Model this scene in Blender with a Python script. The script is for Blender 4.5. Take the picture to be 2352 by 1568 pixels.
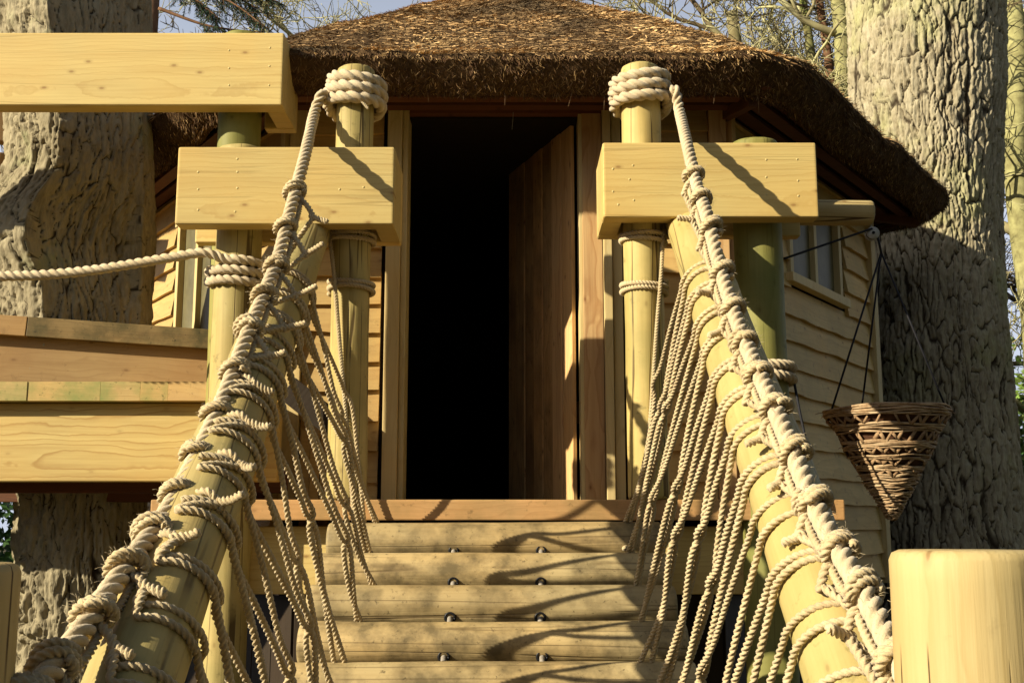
import bpy, bmesh, math, random
import numpy as np
from mathutils import Vector, Matrix, Quaternion
random.seed(7); np.random.seed(7)
PI = math.pi
S = bpy.context.scene
COL = S.collection
for o in list(bpy.data.objects): bpy.data.objects.remove(o)

# ------------------------------------------------------------------ camera, sky, sun, exposure
E = 1.70                       # eye height above the ground, metres
FPX, CX, CY = 2600.0, 1176.0, 784.0
PITCH = math.atan((1220 - CY) / FPX)
cam_d = bpy.data.cameras.new('camera'); cam = bpy.data.objects.new('camera', cam_d); COL.objects.link(cam)
cam.location = (0, 0, E); cam.rotation_euler = (PI/2 + PITCH, 0, 0)
cam_d.sensor_width = 36.0; cam_d.lens = 36.0 * FPX / 2352.0
cam_d.clip_start = 0.05; cam_d.clip_end = 600
S.camera = cam

SUN_EL = math.radians(24)
az = Vector((-0.88, -0.475)).normalized()
SUN = Vector((az.x*math.cos(SUN_EL), az.y*math.cos(SUN_EL), math.sin(SUN_EL)))
w = bpy.data.worlds.new('World'); S.world = w; w.use_nodes = True
nt = w.node_tree; nt.nodes.clear()
sky = nt.nodes.new('ShaderNodeTexSky'); sky.sky_type = 'NISHITA'; sky.sun_disc = False
sky.sun_elevation = SUN_EL; sky.sun_rotation = math.atan2(SUN.x, SUN.y) % (2*PI)
sky.dust_density = 3.0; sky.air_density = 1.0; sky.ozone_density = 1.0
bg = nt.nodes.new('ShaderNodeBackground'); bg.inputs[1].default_value = 0.051
wo = nt.nodes.new('ShaderNodeOutputWorld')
wtc = nt.nodes.new('ShaderNodeTexCoord'); wsx = nt.nodes.new('ShaderNodeSeparateXYZ'); wrp = nt.nodes.new('ShaderNodeValToRGB'); wmx = nt.nodes.new('ShaderNodeMix'); wmx.data_type = 'RGBA'
nt.links.new(wtc.outputs['Generated'], wsx.inputs[0]); nt.links.new(wsx.outputs[2], wrp.inputs[0])
wrp.color_ramp.elements[0].position = 0.28; wrp.color_ramp.elements[0].color = (.93, .93, .93, 1); wrp.color_ramp.elements[1].position = 0.70; wrp.color_ramp.elements[1].color = (.0, .0, .0, 1)
nt.links.new(wrp.outputs[0], wmx.inputs[0]); nt.links.new(sky.outputs[0], wmx.inputs[6]); wmx.inputs[7].default_value = (7.6, 8.3, 9.9, 1)
nt.links.new(wmx.outputs[2], bg.inputs[0]); nt.links.new(bg.outputs[0], wo.inputs[0])
sd = bpy.data.lights.new('sun', 'SUN'); sd.energy = 5.0; sd.angle = math.radians(0.55); sd.color = (1.0, 0.90, 0.69)
so = bpy.data.objects.new('sun', sd); COL.objects.link(so)
so.rotation_euler = (-SUN).to_track_quat('-Z', 'Y').to_euler(); so.location = (-6, -4, 8)
S.view_settings.view_transform = 'Standard'; S.view_settings.look = 'None'
S.view_settings.exposure = 0.78; S.view_settings.gamma = 1.0; S.view_settings.use_curve_mapping = False

# ------------------------------------------------------------------ from a place in the view to a place in the world
cp, sp = math.cos(PITCH), math.sin(PITCH)
def ray(px, py):
    u = (px - CX)/FPX; v = (CY - py)/FPX
    return u, cp - sp*v, sp + cp*v
def W(px, py, Y):
    u, dy, dz = ray(px, py); return Vector((u/dy*Y, Y, E + dz/dy*Y))
def WX(px, py, X):
    u, dy, dz = ray(px, py); k = X/u; return Vector((X, dy*k, E + dz*k))

# ------------------------------------------------------------------ numpy noise
def _h(ix, iy, iz, seed):
    n = (ix.astype(np.int64)*374761393 + iy.astype(np.int64)*668265263 + iz.astype(np.int64)*2147483647 + seed*974711) & 0xFFFFFFFF
    n = ((n ^ (n >> 13))*1274126177) & 0xFFFFFFFF
    n = ((n ^ (n >> 16))*2246822519) & 0xFFFFFFFF
    return ((n ^ (n >> 15)) & 0xFFFFFF)/float(0xFFFFFF)
def vnoise(x, y, z, seed=0):
    x, y, z = np.broadcast_arrays(np.asarray(x, float), np.asarray(y, float), np.asarray(z, float))
    ix, iy, iz = np.floor(x), np.floor(y), np.floor(z)
    fx, fy, fz = x-ix, y-iy, z-iz
    fx, fy, fz = [f*f*(3-2*f) for f in (fx, fy, fz)]
    r = 0
    for dx in (0, 1):
        for dy in (0, 1):
            for dz in (0, 1):
                wgt = (fx if dx else 1-fx)*(fy if dy else 1-fy)*(fz if dz else 1-fz)
                r = r + wgt*_h(ix+dx, iy+dy, iz+dz, seed)
    return r*2-1
def fbm(x, y, z, seed=0, octv=4):
    a, f, r = 1.0, 1.0, 0
    for k in range(octv):
        r = r + a*vnoise(x*f, y*f, z*f, seed+k); a *= .5; f *= 2.03
    return r
def worley(x, y, seed=0):
    ix, iy = np.floor(x), np.floor(y)
    f1 = np.full(x.shape, 9.0); f2 = np.full(x.shape, 9.0)
    idv = np.zeros(x.shape)
    for dx in (-1, 0, 1):
        for dy in (-1, 0, 1):
            cx = ix+dx; cy = iy+dy
            px = cx + _h(cx, cy, cx*0, seed); py = cy + _h(cx, cy, cx*0, seed+5)
            d = np.sqrt((px-x)**2 + (py-y)**2)
            cid = _h(cx, cy, cx*0, seed+9)
            n1 = d < f1
            f2 = np.where(n1, f1, np.minimum(f2, d)); idv = np.where(n1, cid, idv); f1 = np.where(n1, d, f1)
    return f1, f2, idv
def sstep(a, b, x):
    t = np.clip((x-a)/(b-a), 0, 1); return t*t*(3-2*t)

# ------------------------------------------------------------------ objects
MW = {}
def put(name, mesh, mat=None, parent=None, world=None, label=None, cat=None, group=None, kind=None):
    o = bpy.data.objects.new(name, mesh); COL.objects.link(o)
    world = world if world is not None else Matrix.Identity(4)
    if parent is not None:
        o.parent = parent; o.matrix_basis = MW[parent.name].inverted() @ world
    else:
        o.matrix_basis = world
    MW[o.name] = world
    if mat is not None and mesh is not None and not mesh.materials: mesh.materials.append(mat)
    if label: o['label'] = label
    if cat: o['category'] = cat
    if group: o['group'] = group
    if kind: o['kind'] = kind
    return o
def thing(name, loc, label, cat, group=None, kind=None):
    return put(name, None, None, None, Matrix.Translation(Vector(loc)), label, cat, group, kind)
def mesh_from(verts, faces, smooth=True):
    me = bpy.data.meshes.new('m'); me.from_pydata([tuple(v) for v in verts], [], faces)
    if smooth: me.polygons.foreach_set('use_smooth', [True]*len(me.polygons))
    me.update(); return me
def mesh_np(verts, quads, smooth=True, attr=None):
    me = bpy.data.meshes.new('m')
    nv, nf, k = len(verts), len(quads), quads.shape[1]
    me.vertices.add(nv); me.vertices.foreach_set('co', np.asarray(verts, np.float32).ravel())
    me.loops.add(nf*k); me.loops.foreach_set('vertex_index', np.asarray(quads, np.int32).ravel())
    me.polygons.add(nf); me.polygons.foreach_set('loop_start', np.arange(0, nf*k, k, dtype=np.int32))
    me.polygons.foreach_set('loop_total', np.full(nf, k, dtype=np.int32))
    if smooth: me.polygons.foreach_set('use_smooth', np.ones(nf, bool))
    me.update(calc_edges=True)
    if attr is not None:
        a = me.attributes.new('rnd', 'FLOAT', 'POINT'); a.data.foreach_set('value', np.asarray(attr, np.float32))
    return me
def local(me, loc):
    me.transform(Matrix.Translation(-Vector(loc))); return me
_bc = {}
def box_mesh(sx, sy, sz, bev=.006, seg=2, mat=None):
    key = (round(sx, 4), round(sy, 4), round(sz, 4), bev, seg, mat.name if mat else '')
    if key in _bc: return _bc[key]
    bm = bmesh.new(); bmesh.ops.create_cube(bm, size=1)
    for v in bm.verts: v.co = Vector((v.co.x*sx, v.co.y*sy, v.co.z*sz))
    if bev > 0: bmesh.ops.bevel(bm, geom=bm.edges[:], offset=bev, segments=seg, affect='EDGES', profile=.6)
    me = bpy.data.meshes.new('m'); bm.to_mesh(me); bm.free()
    me.polygons.foreach_set('use_smooth', [False]*len(me.polygons))
    if mat: me.materials.append(mat)
    _bc[key] = me; return me
def box(name, c, s, mat, parent, rot=None, bev=.006, seg=2, **kw):
    m = Matrix.Translation(Vector(c))
    if rot is not None: m = m @ rot
    return put(name, box_mesh(s[0], s[1], s[2], bev, seg, mat), mat, parent, m, **kw)
def RZ(a): return Matrix.Rotation(a, 4, 'Z')
def span_box(name, a, b, h, t, mat, parent, bev=.006, roll=0, **kw):
    """a timber from point a to point b, h tall and t thick, its grain along local X"""
    a, b = Vector(a), Vector(b); d = b-a; L = d.length
    q = d.to_track_quat('X', 'Z').to_matrix().to_4x4()
    m = Matrix.Translation((a+b)/2) @ q @ Matrix.Rotation(roll, 4, 'X')
    return put(name, box_mesh(L, t, h, bev, 2, mat), mat, parent, m, **kw)
def log_mesh(L, r, n=40, bev=.012, ns=14, wob=.004, seed=0, taper=0.0, cap_in=0.0):
    """a debarked round timber along local Z from 0 to L, edges eased, slightly uneven"""
    zs = [0, bev*.3, bev] + list(np.linspace(bev*3, L-bev*3, ns)) + [L-bev, L-bev*.3, L]
    rs = [r-bev, r-bev*.3, r] + [r]*ns + [r, r-bev*.3, r-bev]
    zs = np.array(zs); rs = np.array(rs)*(1-taper*zs/L)
    th = np.linspace(0, 2*PI, n, endpoint=False)
    T, Z = np.meshgrid(th, zs); R = np.repeat(rs[:, None], n, 1)
    R = R*(1 + wob/r*fbm(np.cos(T)*1.3, np.sin(T)*1.3, Z*1.7, seed+11, 3))
    V = np.stack([R*np.cos(T), R*np.sin(T), Z], -1).reshape(-1, 3)
    m = len(zs); F = []
    for i in range(m-1):
        for j in range(n):
            F.append((i*n+j, i*n+(j+1) % n, (i+1)*n+(j+1) % n, (i+1)*n+j))
    V = list(map(tuple, V)); V.append((0, 0, 0)); V.append((0, 0, L))
    for j in range(n):
        F.append((len(V)-2, (j+1) % n, j)); F.append((len(V)-1, (m-1)*n+j, (m-1)*n+(j+1) % n))
    return mesh_from(V, F)
def log_between(name, a, b, r, mat, parent, seed=0, wob=.004, taper=0, n=40, spin=0, bev=.012, **kw):
    a, b = Vector(a), Vector(b); d = b-a
    q = d.to_track_quat('Z', 'Y').to_matrix().to_4x4()
    return put(name, log_mesh(d.length, r, n, bev, 14, wob, seed, taper), mat, parent, Matrix.Translation(a) @ q @ RZ(spin), **kw)
def catmull(P, n=12):
    P = [Vector(p) for p in P]; P = [2*P[0]-P[1]] + P + [2*P[-1]-P[-2]]
    out = []
    for i in range(1, len(P)-2):
        p0, p1, p2, p3 = P[i-1:i+3]
        for k in range(n):
            t = k/n
            out.append(.5*((2*p1) + (p2-p0)*t + (2*p0-5*p1+4*p2-p3)*t*t + (3*p1-p0-3*p2+p3)*t**3))
    out.append(P[-2]); return out
def resample(pts, ds):
    A = np.array([tuple(p) for p in pts]); d = np.linalg.norm(np.diff(A, axis=0), axis=1)
    s = np.concatenate([[0], np.cumsum(d)]); keep = np.concatenate([[True], d > 1e-7]); A = A[keep]; s = s[keep]
    n = max(3, int(s[-1]/ds)+1); q = np.linspace(0, s[-1], n)
    return np.stack([np.interp(q, s, A[:, k]) for k in range(3)], -1), q
def frames(A):
    T = np.gradient(A, axis=0); T /= np.linalg.norm(T, axis=1)[:, None] + 1e-12
    N = np.zeros_like(A); up = np.array([0, 0, 1.0]) if abs(T[0][2]) < .9 else np.array([1.0, 0, 0])
    n = up - T[0]*up.dot(T[0]); N[0] = n/np.linalg.norm(n)
    for i in range(1, len(A)):
        n = N[i-1] - T[i]*N[i-1].dot(T[i]); N[i] = n/(np.linalg.norm(n)+1e-12)
    return T, N, np.cross(T, N)
def sweep(A, R, phi, prof):
    """closed tube: prof = (angles, radii) lobed profile, phi = twist at every ring"""
    T, N, B = frames(A); ang, rad = prof; n = len(ang)
    a = ang[None, :] + phi[:, None]; rr = rad[None, :]*np.asarray(R).reshape(-1, 1)
    V = A[:, None, :] + (np.cos(a)*rr)[..., None]*N[:, None, :] + (np.sin(a)*rr)[..., None]*B[:, None, :]
    m = len(A); V = V.reshape(-1, 3)
    i, j = np.meshgrid(np.arange(m-1), np.arange(n), indexing='ij')
    F = np.stack([i*n+j, i*n+(j+1) % n, (i+1)*n+(j+1) % n, (i+1)*n+j], -1).reshape(-1, 4)
    c0, c1 = len(V), len(V)+1
    V = np.vstack([V, A[0], A[-1]])
    j = np.arange(n)
    e0 = np.stack([np.full(n, c0), (j+1) % n, j, j], -1); e1 = np.stack([np.full(n, c1), (m-1)*n+j, (m-1)*n+(j+1) % n, (m-1)*n+(j+1) % n], -1)
    return V, F, e0[:, :3], e1[:, :3]
def lobes(k=4):
    a, b = .48, .52; ph = np.linspace(-PI/3, PI/3, k, endpoint=False)
    r = a*np.cos(ph) + np.sqrt(b*b - (a*np.sin(ph))**2)
    return np.concatenate([ph + q*2*PI/3 for q in range(3)]), np.tile(r, 3)
L4, L6 = lobes(4), lobes(6)
LD = (L6[0], np.where(L6[1] < .70, L6[1]*.74, L6[1]))
class Acc:
    def __init__(s): s.v = []; s.q = []; s.n = 0
    def add(s, V, F, *tri):
        s.v.append(V); s.q.append(F + s.n)
        for t in tri: s.q.append(np.hstack([t, t[:, -1:]]) + s.n)
        s.n += len(V)
    def mesh(s, loc=(0, 0, 0), smooth=True, attr=None):
        V = np.vstack(s.v) - np.array(tuple(loc)); Q = np.vstack(s.q)
        deg = Q[:, 2] == Q[:, 3]
        faces4 = Q[~deg]; faces3 = Q[deg][:, :3]
        me = bpy.data.meshes.new('m'); me.vertices.add(len(V)); me.vertices.foreach_set('co', V.astype(np.float32).ravel())
        li = np.concatenate([faces4.ravel(), faces3.ravel()]).astype(np.int32)
        tot = np.concatenate([np.full(len(faces4), 4), np.full(len(faces3), 3)]).astype(np.int32)
        st = np.concatenate([[0], np.cumsum(tot)[:-1]]).astype(np.int32)
        me.loops.add(len(li)); me.loops.foreach_set('vertex_index', li)
        me.polygons.add(len(tot)); me.polygons.foreach_set('loop_start', st); me.polygons.foreach_set('loop_total', tot)
        if smooth: me.polygons.foreach_set('use_smooth', np.ones(len(tot), bool))
        me.update(calc_edges=True)
        if attr is not None:
            a = me.attributes.new('rnd', 'FLOAT', 'POINT'); a.data.foreach_set('value', np.asarray(attr, np.float32))
        return me
def add_rope(acc, pts, R, pitch, phase=0.0, big=False, hand=1, wob=0.04, seed=0):
    ds = pitch/(14 if big else 9)
    A, q = resample(pts, ds)
    Rv = R*(1 + wob*vnoise(q/(R*6), q*0, q*0, seed)); Rv[0] *= .75; Rv[-1] *= .75
    acc.add(*sweep(A, Rv, phase + hand*2*PI*q/pitch, LD if big == 2 else (L6 if big else L4)))
def rope(name, pts, R, pitch, mat, parent=None, loc=(0, 0, 0), **kw):
    acc = Acc(); kk = {k: kw.pop(k) for k in ('phase', 'big', 'hand', 'seed') if k in kw}
    add_rope(acc, pts, R, pitch, **kk)
    if parent is not None: loc = MW[parent.name].translation
    return put(name, acc.mesh(loc), mat, parent, Matrix.Translation(Vector(loc)), **kw)
def add_tube(acc, pts, R, n=6, R1=None, ds=None, curve=False):
    P = catmull(pts, 6) if curve else pts
    if ds: A, q = resample(P, ds)
    else: A = np.array([tuple(p) for p in P])
    m = len(A); Rv = np.linspace(R, R if R1 is None else R1, m)
    ang = np.linspace(0, 2*PI, n, endpoint=False)
    acc.add(*sweep(A, Rv, np.zeros(m), (ang, np.ones(n))))
def helix(c, r, turns, drop, a0=0, n=28, squash=0):
    out = []
    for i in range(int(turns*n)+1):
        a = a0 + 2*PI*i/n
        out.append(Vector((c[0]+r*math.cos(a), c[1]+r*math.sin(a), c[2]-drop*i/n + squash*math.sin(a*1.3))))
    return out

# ------------------------------------------------------------------ materials
def new_mat(name):
    m = bpy.data.materials.new(name); m.use_nodes = True; n = m.node_tree; n.nodes.clear()
    out = n.nodes.new('ShaderNodeOutputMaterial'); b = n.nodes.new('ShaderNodeBsdfPrincipled')
    n.links.new(b.outputs[0], out.inputs[0]); return m, n, b
class NT:
    def __init__(s, nt): s.t = nt
    def n(s, typ, **kw):
        x = s.t.nodes.new('ShaderNode'+typ)
        for k, v in kw.items():
            if k.startswith('_'): x.inputs[int(k[1:])].default_value = v
            else: setattr(x, k, v)
        return x
    def l(s, a, b): s.t.links.new(a, b)
    def math(s, op, a, b=None):
        x = s.n('Math', operation=op)
        for i, q in enumerate((a, b)):
            if q is None: continue
            if isinstance(q, (int, float)): x.inputs[i].default_value = q
            else: s.l(q, x.inputs[i])
        return x.outputs[0]
    def mix(s, fac, a, b, blend='MIX'):
        x = s.n('Mix', data_type='RGBA', blend_type=blend)
        for i, q in ((0, fac), (6, a), (7, b)):
            if isinstance(q, (int, float)): x.inputs[i].default_value = q
            elif isinstance(q, (tuple, list)): x.inputs[i].default_value = (*q, 1)[:4]
            else: s.l(q, x.inputs[i])
        return x.outputs[2]
    def ramp(s, fac, pts):
        x = s.n('ValToRGB'); cr = x.color_ramp
        while len(cr.elements) > 1: cr.elements.remove(cr.elements[-1])
        cr.elements[0].position = pts[0][0]; c = pts[0][1]; cr.elements[0].color = (*c, 1) if isinstance(c, tuple) else (c, c, c, 1)
        for p, c in pts[1:]:
            e = cr.elements.new(p); e.color = (*c, 1) if isinstance(c, tuple) else (c, c, c, 1)
        s.l(fac, x.inputs[0]); return x.outputs[0]
    def coords(s, scale=(1, 1, 1), rnd=True, off=(0, 0, 0), world=False):
        tc = s.n('TexCoord')
        src = tc.outputs['Object']
        if world: src = s.n('NewGeometry').outputs['Position']
        if rnd:
            oi = s.n('ObjectInfo'); v = s.n('VectorMath', operation='SCALE'); v.inputs[0].default_value = (7.3, 3.1, 5.7)
            s.l(oi.outputs['Random'], v.inputs['Scale']); a = s.n('VectorMath', operation='ADD'); s.l(src, a.inputs[0]); s.l(v.outputs[0], a.inputs[1]); src = a.outputs[0]
        mp = s.n('Mapping'); mp.inputs['Scale'].default_value = scale; mp.inputs['Location'].default_value = off; s.l(src, mp.inputs[0]); return mp.outputs[0]
    def noise(s, vec, scale, detail=4, rough=.55, dist=0):
        x = s.n('TexNoise'); s.l(vec, x.inputs['Vector']); x.inputs['Scale'].default_value = scale; x.inputs['Detail'].default_value = detail
        x.inputs['Roughness'].default_value = rough; x.inputs['Distortion'].default_value = dist; return x.outputs[0]

def wood(name, light, dark, axis='X', ring=9.0, warp=.22, knots=.6, stain=None, stain_amt=0.0, stain_scale=2.5, rough=.62, bump=.25, cracks=0.0, grain=.5, center=(0.0, .13, .31), spread=.30):
    m, t, b = new_mat(name); g = NT(t)
    ax = 'XYZ'.index(axis)
    def st(along, across): v = [across]*3; v[ax] = along; return tuple(v)
    # growth rings cut lengthwise: rings about an axis outside the board, bent by slow noise
    base = g.coords((1, 1, 1))
    slow = g.noise(g.coords(st(.55, 2.0)), 2.2, 2)
    wv = g.n('VectorMath', operation='SCALE'); 
    cmb = g.n('CombineXYZ'); 
    for i in range(3): g.l(slow, cmb.inputs[i])
    g.l(cmb.outputs[0], wv.inputs[0]); wv.inputs['Scale'].default_value = warp
    tc = g.n('TexCoord'); add = g.n('VectorMath', operation='ADD'); g.l(tc.outputs['Object'], add.inputs[0]); g.l(wv.outputs[0], add.inputs[1])
    cc = [0, 0, 0]; oth = [i for i in range(3) if i != ax]; cc[oth[0]] = center[1]; cc[oth[1]] = center[2]
    add2 = g.n('VectorMath', operation='ADD'); g.l(add.outputs[0], add2.inputs[0]); add2.inputs[1].default_value = tuple(cc)
    wave = g.n('TexWave', wave_type='RINGS', rings_direction=axis, wave_profile='SAW'); g.l(add2.outputs[0], wave.inputs['Vector'])
    wave.inputs['Scale'].default_value = ring; wave.inputs['Distortion'].default_value = 1.2; wave.inputs['Detail'].default_value = 2; wave.inputs['Detail Scale'].default_value = 1.5
    fine = g.noise(g.coords(st(3.0, 90.0)), 1.0, 3, .6)
    mid = g.noise(g.coords(st(1.0, 16.0)), 1.0, 4, .6)
    blot = g.noise(base, 1.7, 3)
    c = g.mix(g.ramp(wave.outputs[1], [(0, .0), (.72, .25), (.93, 1.0), (1.0, .1)]), light, tuple(l*(1-grain) + d*grain for l, d in zip(light, dark)))
    c = g.mix(g.math('MULTIPLY', g.ramp(mid, [(.4, 0.0), (.75, 1.0)]), .55*grain+.15), c, dark)
    c = g.mix(g.math('MULTIPLY', g.ramp(fine, [(.42, 0.0), (.75, 1.0)]), .35), c, dark)
    warm = (min(1, light[0]*1.06), light[1]*.86, light[2]*.62)
    c = g.mix(g.math('MULTIPLY', g.ramp(blot, [(.38, 0.0), (.7, 1.0)]), .5), c, warm)
    oi = g.n('ObjectInfo'); hv = g.n('HueSaturation'); g.l(c, hv.inputs['Color'])
    g.l(g.math('ADD', g.math('MULTIPLY', oi.outputs['Random'], spread), 1-spread/2), hv.inputs['Value'])
    c = hv.outputs[0]
    if knots > 0:
        sx_ = g.n('SeparateXYZ'); g.l(g.coords((1, 1, 1), off=(.3, .2, .5)), sx_.inputs[0]); cb_ = g.n('CombineXYZ')
        if axis == 'X': g.l(sx_.outputs[0], cb_.inputs[0]); g.l(g.math('MULTIPLY', sx_.outputs[2], 2.0), cb_.inputs[1])
        else: g.l(sx_.outputs[2], cb_.inputs[0]); g.l(g.math('MULTIPLY', g.math('ADD', sx_.outputs[0], sx_.outputs[1]), 2.0), cb_.inputs[1])
        vo = g.n('TexVoronoi', feature='F1', voronoi_dimensions='2D'); g.l(cb_.outputs[0], vo.inputs['Vector']); vo.inputs['Scale'].default_value = 2.6
        k = g.ramp(vo.outputs['Distance'], [(.0, 1.0), (.022, .85), (.034, .35), (.075, 0.0)])
        c = g.mix(g.math('MULTIPLY', k, knots), c, (dark[0]*.55, dark[1]*.42, dark[2]*.4))
    if stain is not None:
        sn = g.noise(g.coords((1, 1, 1), off=(2, 3, 1)), stain_scale, 5, .62)
        c = g.mix(g.math('MULTIPLY', g.ramp(sn, [(.40, 0.0), (.66, 1.0)]), stain_amt), c, stain)
        sp2 = g.noise(g.coords((1, 1, 1), off=(7, 3, 1)), stain_scale*7, 4, .7)
        c = g.mix(g.math('MULTIPLY', g.ramp(sp2, [(.60, 0.0), (.70, 1.0)]), stain_amt*.8), c, tuple(x*.35 for x in stain))
    h = g.math('ADD', g.math('MULTIPLY', fine, .6), g.math('MULTIPLY', mid, .8))
    if cracks > 0:
        vc = g.noise(g.coords(st(.30, 13.0), off=(5, 5, 5)), 1.0, 1.5, .4)
        ck = g.ramp(vc, [(.484, 0.0), (.495, 1.0), (.505, 1.0), (.516, 0.0)])
        gate = g.ramp(g.noise(base, 2.6, 1), [(.38, 0.0), (.46, 1.0)])
        ck = g.math('MULTIPLY', ck, gate)
        c = g.mix(g.math('MULTIPLY', ck, cracks), c, (dark[0]*.25, dark[1]*.2, dark[2]*.2))
        h = g.math('SUBTRACT', h, g.math('MULTIPLY', ck, 1.5))
    g.l(c, b.inputs['Base Color']); b.inputs['Roughness'].default_value = rough
    b.inputs['Specular IOR Level'].default_value = .25
    bp = g.n('Bump'); bp.inputs['Strength'].default_value = bump; bp.inputs['Distance'].default_value = .006; g.l(h, bp.inputs['Height']); g.l(bp.outputs[0], b.inputs['Normal'])
    return m
def simple(name, c1, c2, scale=8, rough=.8, bump=.3, dist=.004, world=False, detail=5, spec=.25, rndattr=0.0, c3=None, s3=1.0, lo=.35, hi=.7):
    m, t, b = new_mat(name); g = NT(t)
    v = g.coords((1, 1, 1), rnd=not world, world=world)
    nz = g.noise(v, scale, detail, .6)
    c = g.mix(g.ramp(nz, [(lo, 0.0), (hi, 1.0)]), c1, c2)
    if c3 is not None:
        c = g.mix(g.ramp(g.noise(v, s3, 4), [(.45, 0.0), (.62, 1.0)]), c, c3)
    if rndattr:
        at = g.n('Attribute'); at.attribute_name = 'rnd'
        hv = g.n('HueSaturation'); g.l(c, hv.inputs['Color']); g.l(g.math('ADD', g.math('MULTIPLY', at.outputs['Fac'], rndattr), 1-rndattr*.5), hv.inputs['Value'])
        g.l(g.math('ADD', g.math('MULTIPLY', at.outputs['Fac'], .03), .485), hv.inputs['Hue']); c = hv.outputs[0]
    g.l(c, b.inputs['Base Color']); b.inputs['Roughness'].default_value = rough; b.inputs['Specular IOR Level'].default_value = spec
    if bump:
        bp = g.n('Bump'); bp.inputs['Strength'].default_value = bump; bp.inputs['Distance'].default_value = dist; g.l(nz, bp.inputs['Height']); g.l(bp.outputs[0], b.inputs['Normal'])
    return m

PALE = (.62, .48, .185); PALED = (.42, .27, .085)
M_beam = wood('planed_pale_timber', PALE, PALED, 'X', ring=20, warp=.06, knots=.75, grain=.5, bump=.15, cracks=.15, center=(0, .21, .09))
M_beam2 = wood('planed_pale_timber_bold_grain', (.62, .475, .18), (.38, .23, .07), 'X', ring=11, warp=.13, knots=.3, grain=.95, bump=.15, center=(0, .05, .02))
M_post = wood('green_treated_post', (.53, .42, .165), (.32, .24, .075), 'Z', ring=3, knots=.5, grain=.35, stain=(.25, .215, .07), stain_amt=.6, stain_scale=1.8, bump=.25, cracks=.9)
M_post_g = wood('algae_green_post', (.25, .235, .07), (.16, .15, .035), 'Z', ring=3, knots=.5, grain=.35, stain=(.10, .125, .025), stain_amt=.6, stain_scale=1.8, bump=.12, cracks=.3)
M_rail = wood('debarked_rail_pole', (.50, .40, .165), (.32, .235, .08), 'Z', ring=3, knots=.6, grain=.4, stain=(.27, .25, .08), stain_amt=.45, stain_scale=3, bump=.3, cracks=.7)
M_step = wood('trodden_step_log', (.49, .38, .19), (.29, .205, .085), 'Z', ring=3, knots=.4, grain=.3, stain=(.10, .075, .036), stain_amt=.85, stain_scale=6.5, bump=.4, cracks=.45)
M_fore = wood('sanded_gate_post', (.50, .395, .185), (.33, .235, .08), 'Z', ring=6, warp=.08, knots=.8, grain=.4, stain=(.42, .27, .11), stain_amt=.3, stain_scale=1.5, bump=.3, cracks=1.0)
M_side = wood('larch_cladding', (.57, .40, .15), (.38, .23, .085), 'X', ring=5, knots=.7, grain=.5, stain=(.32, .20, .08), stain_amt=.35, bump=.35)
M_side_r = wood('bounce_lit_cladding', (.64, .45, .17), (.38, .24, .075), 'X', ring=5, knots=.8, grain=.35, stain=(.36, .27, .10), stain_amt=.5, bump=.4)  # right wall cladding, colour raised to stand in for bounced light
M_red = wood('reddish_larch', (.52, .27, .11), (.33, .13, .045), 'X', ring=8, knots=.6, grain=.5, bump=.2)
M_redz = wood('reddish_larch_upright', (.64, .43, .20), (.30, .13, .045), 'Z', ring=8, knots=.7, grain=.5, bump=.2)
M_trim = wood('pale_door_trim', (.62, .50, .245), (.42, .30, .12), 'Z', ring=7, knots=.4, grain=.4, bump=.15)
M_door = wood('rough_door_planks', (.54, .34, .14), (.22, .12, .045), 'Z', ring=8, knots=.8, grain=.7, stain=(.14, .075, .03), stain_amt=.6, bump=.4)
M_sill = wood('door_sill_board', (.50, .30, .13), (.33, .18, .07), 'X', ring=9, knots=.5, grain=.45, stain=(.20, .15, .055), stain_amt=.6, stain_scale=3, bump=.3)
M_fascia = wood('brown_fascia_board', (.43, .285, .12), (.27, .16, .06), 'X', ring=9, knots=.7, grain=.4, stain=(.25, .13, .05), stain_amt=.4, bump=.2)
M_mossend = wood('mossy_board_end', (.52, .38, .155), (.25, .16, .06), 'X', ring=9, knots=.2, grain=.3, stain=(.19, .235, .06), stain_amt=.8, stain_scale=5, bump=.3, spread=.08)
M_plainend = wood('bare_board_end', (.56, .40, .17), (.34, .20, .07), 'X', ring=9, knots=.3, grain=.4, stain=(.40, .26, .12), stain_amt=.5, stain_scale=7, bump=.3, spread=.08)
M_darkend = wood('wet_dark_board_end', (.26, .18, .07), (.13, .075, .028), 'X', ring=9, knots=.2, grain=.4, stain=(.06, .05, .015), stain_amt=.9, stain_scale=6, bump=.3, spread=.08)
M_soffit = wood('shade_dark_red_wood', (.13, .05, .02), (.06, .022, .01), 'X', ring=8, knots=.5, grain=.5, bump=.2)  # reddish wood with the shade under the eave put into its colour
M_nearblack = wood('near_black_board', (.035, .024, .014), (.018, .012, .007), 'Z', ring=8, knots=.3, grain=.5, bump=.3)  # near black; below the floor it stands in for shade
M_plug = simple('pale_screw_plug', (.57, .44, .19), (.50, .37, .14), 60, .6, .1)
M_black = simple('black_rubber', (.008, .008, .010), (.014, .013, .014), 20, .45, .1)
M_cable = simple('grey_cable', (.34, .30, .25), (.22, .19, .15), 60, .9, .4, spec=.1)
M_cord = simple('black_cord', (.010, .010, .013), (.02, .019, .022), 60, .7, .2)
M_steel = simple('dull_pulley_metal', (.42, .40, .35), (.30, .28, .24), 30, .45, .1)
M_pane = simple('brown_window_board', (.16, .14, .07), (.09, .075, .035), 5, .5, 0, spec=.3)  # wood-brown board colour filling the windows
M_inner = simple('shade_black_interior', (.012, .008, .005), (.02, .012, .007), 5, .9, .2)  # near black, so the darkness of the unlit inside is in the colour
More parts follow.
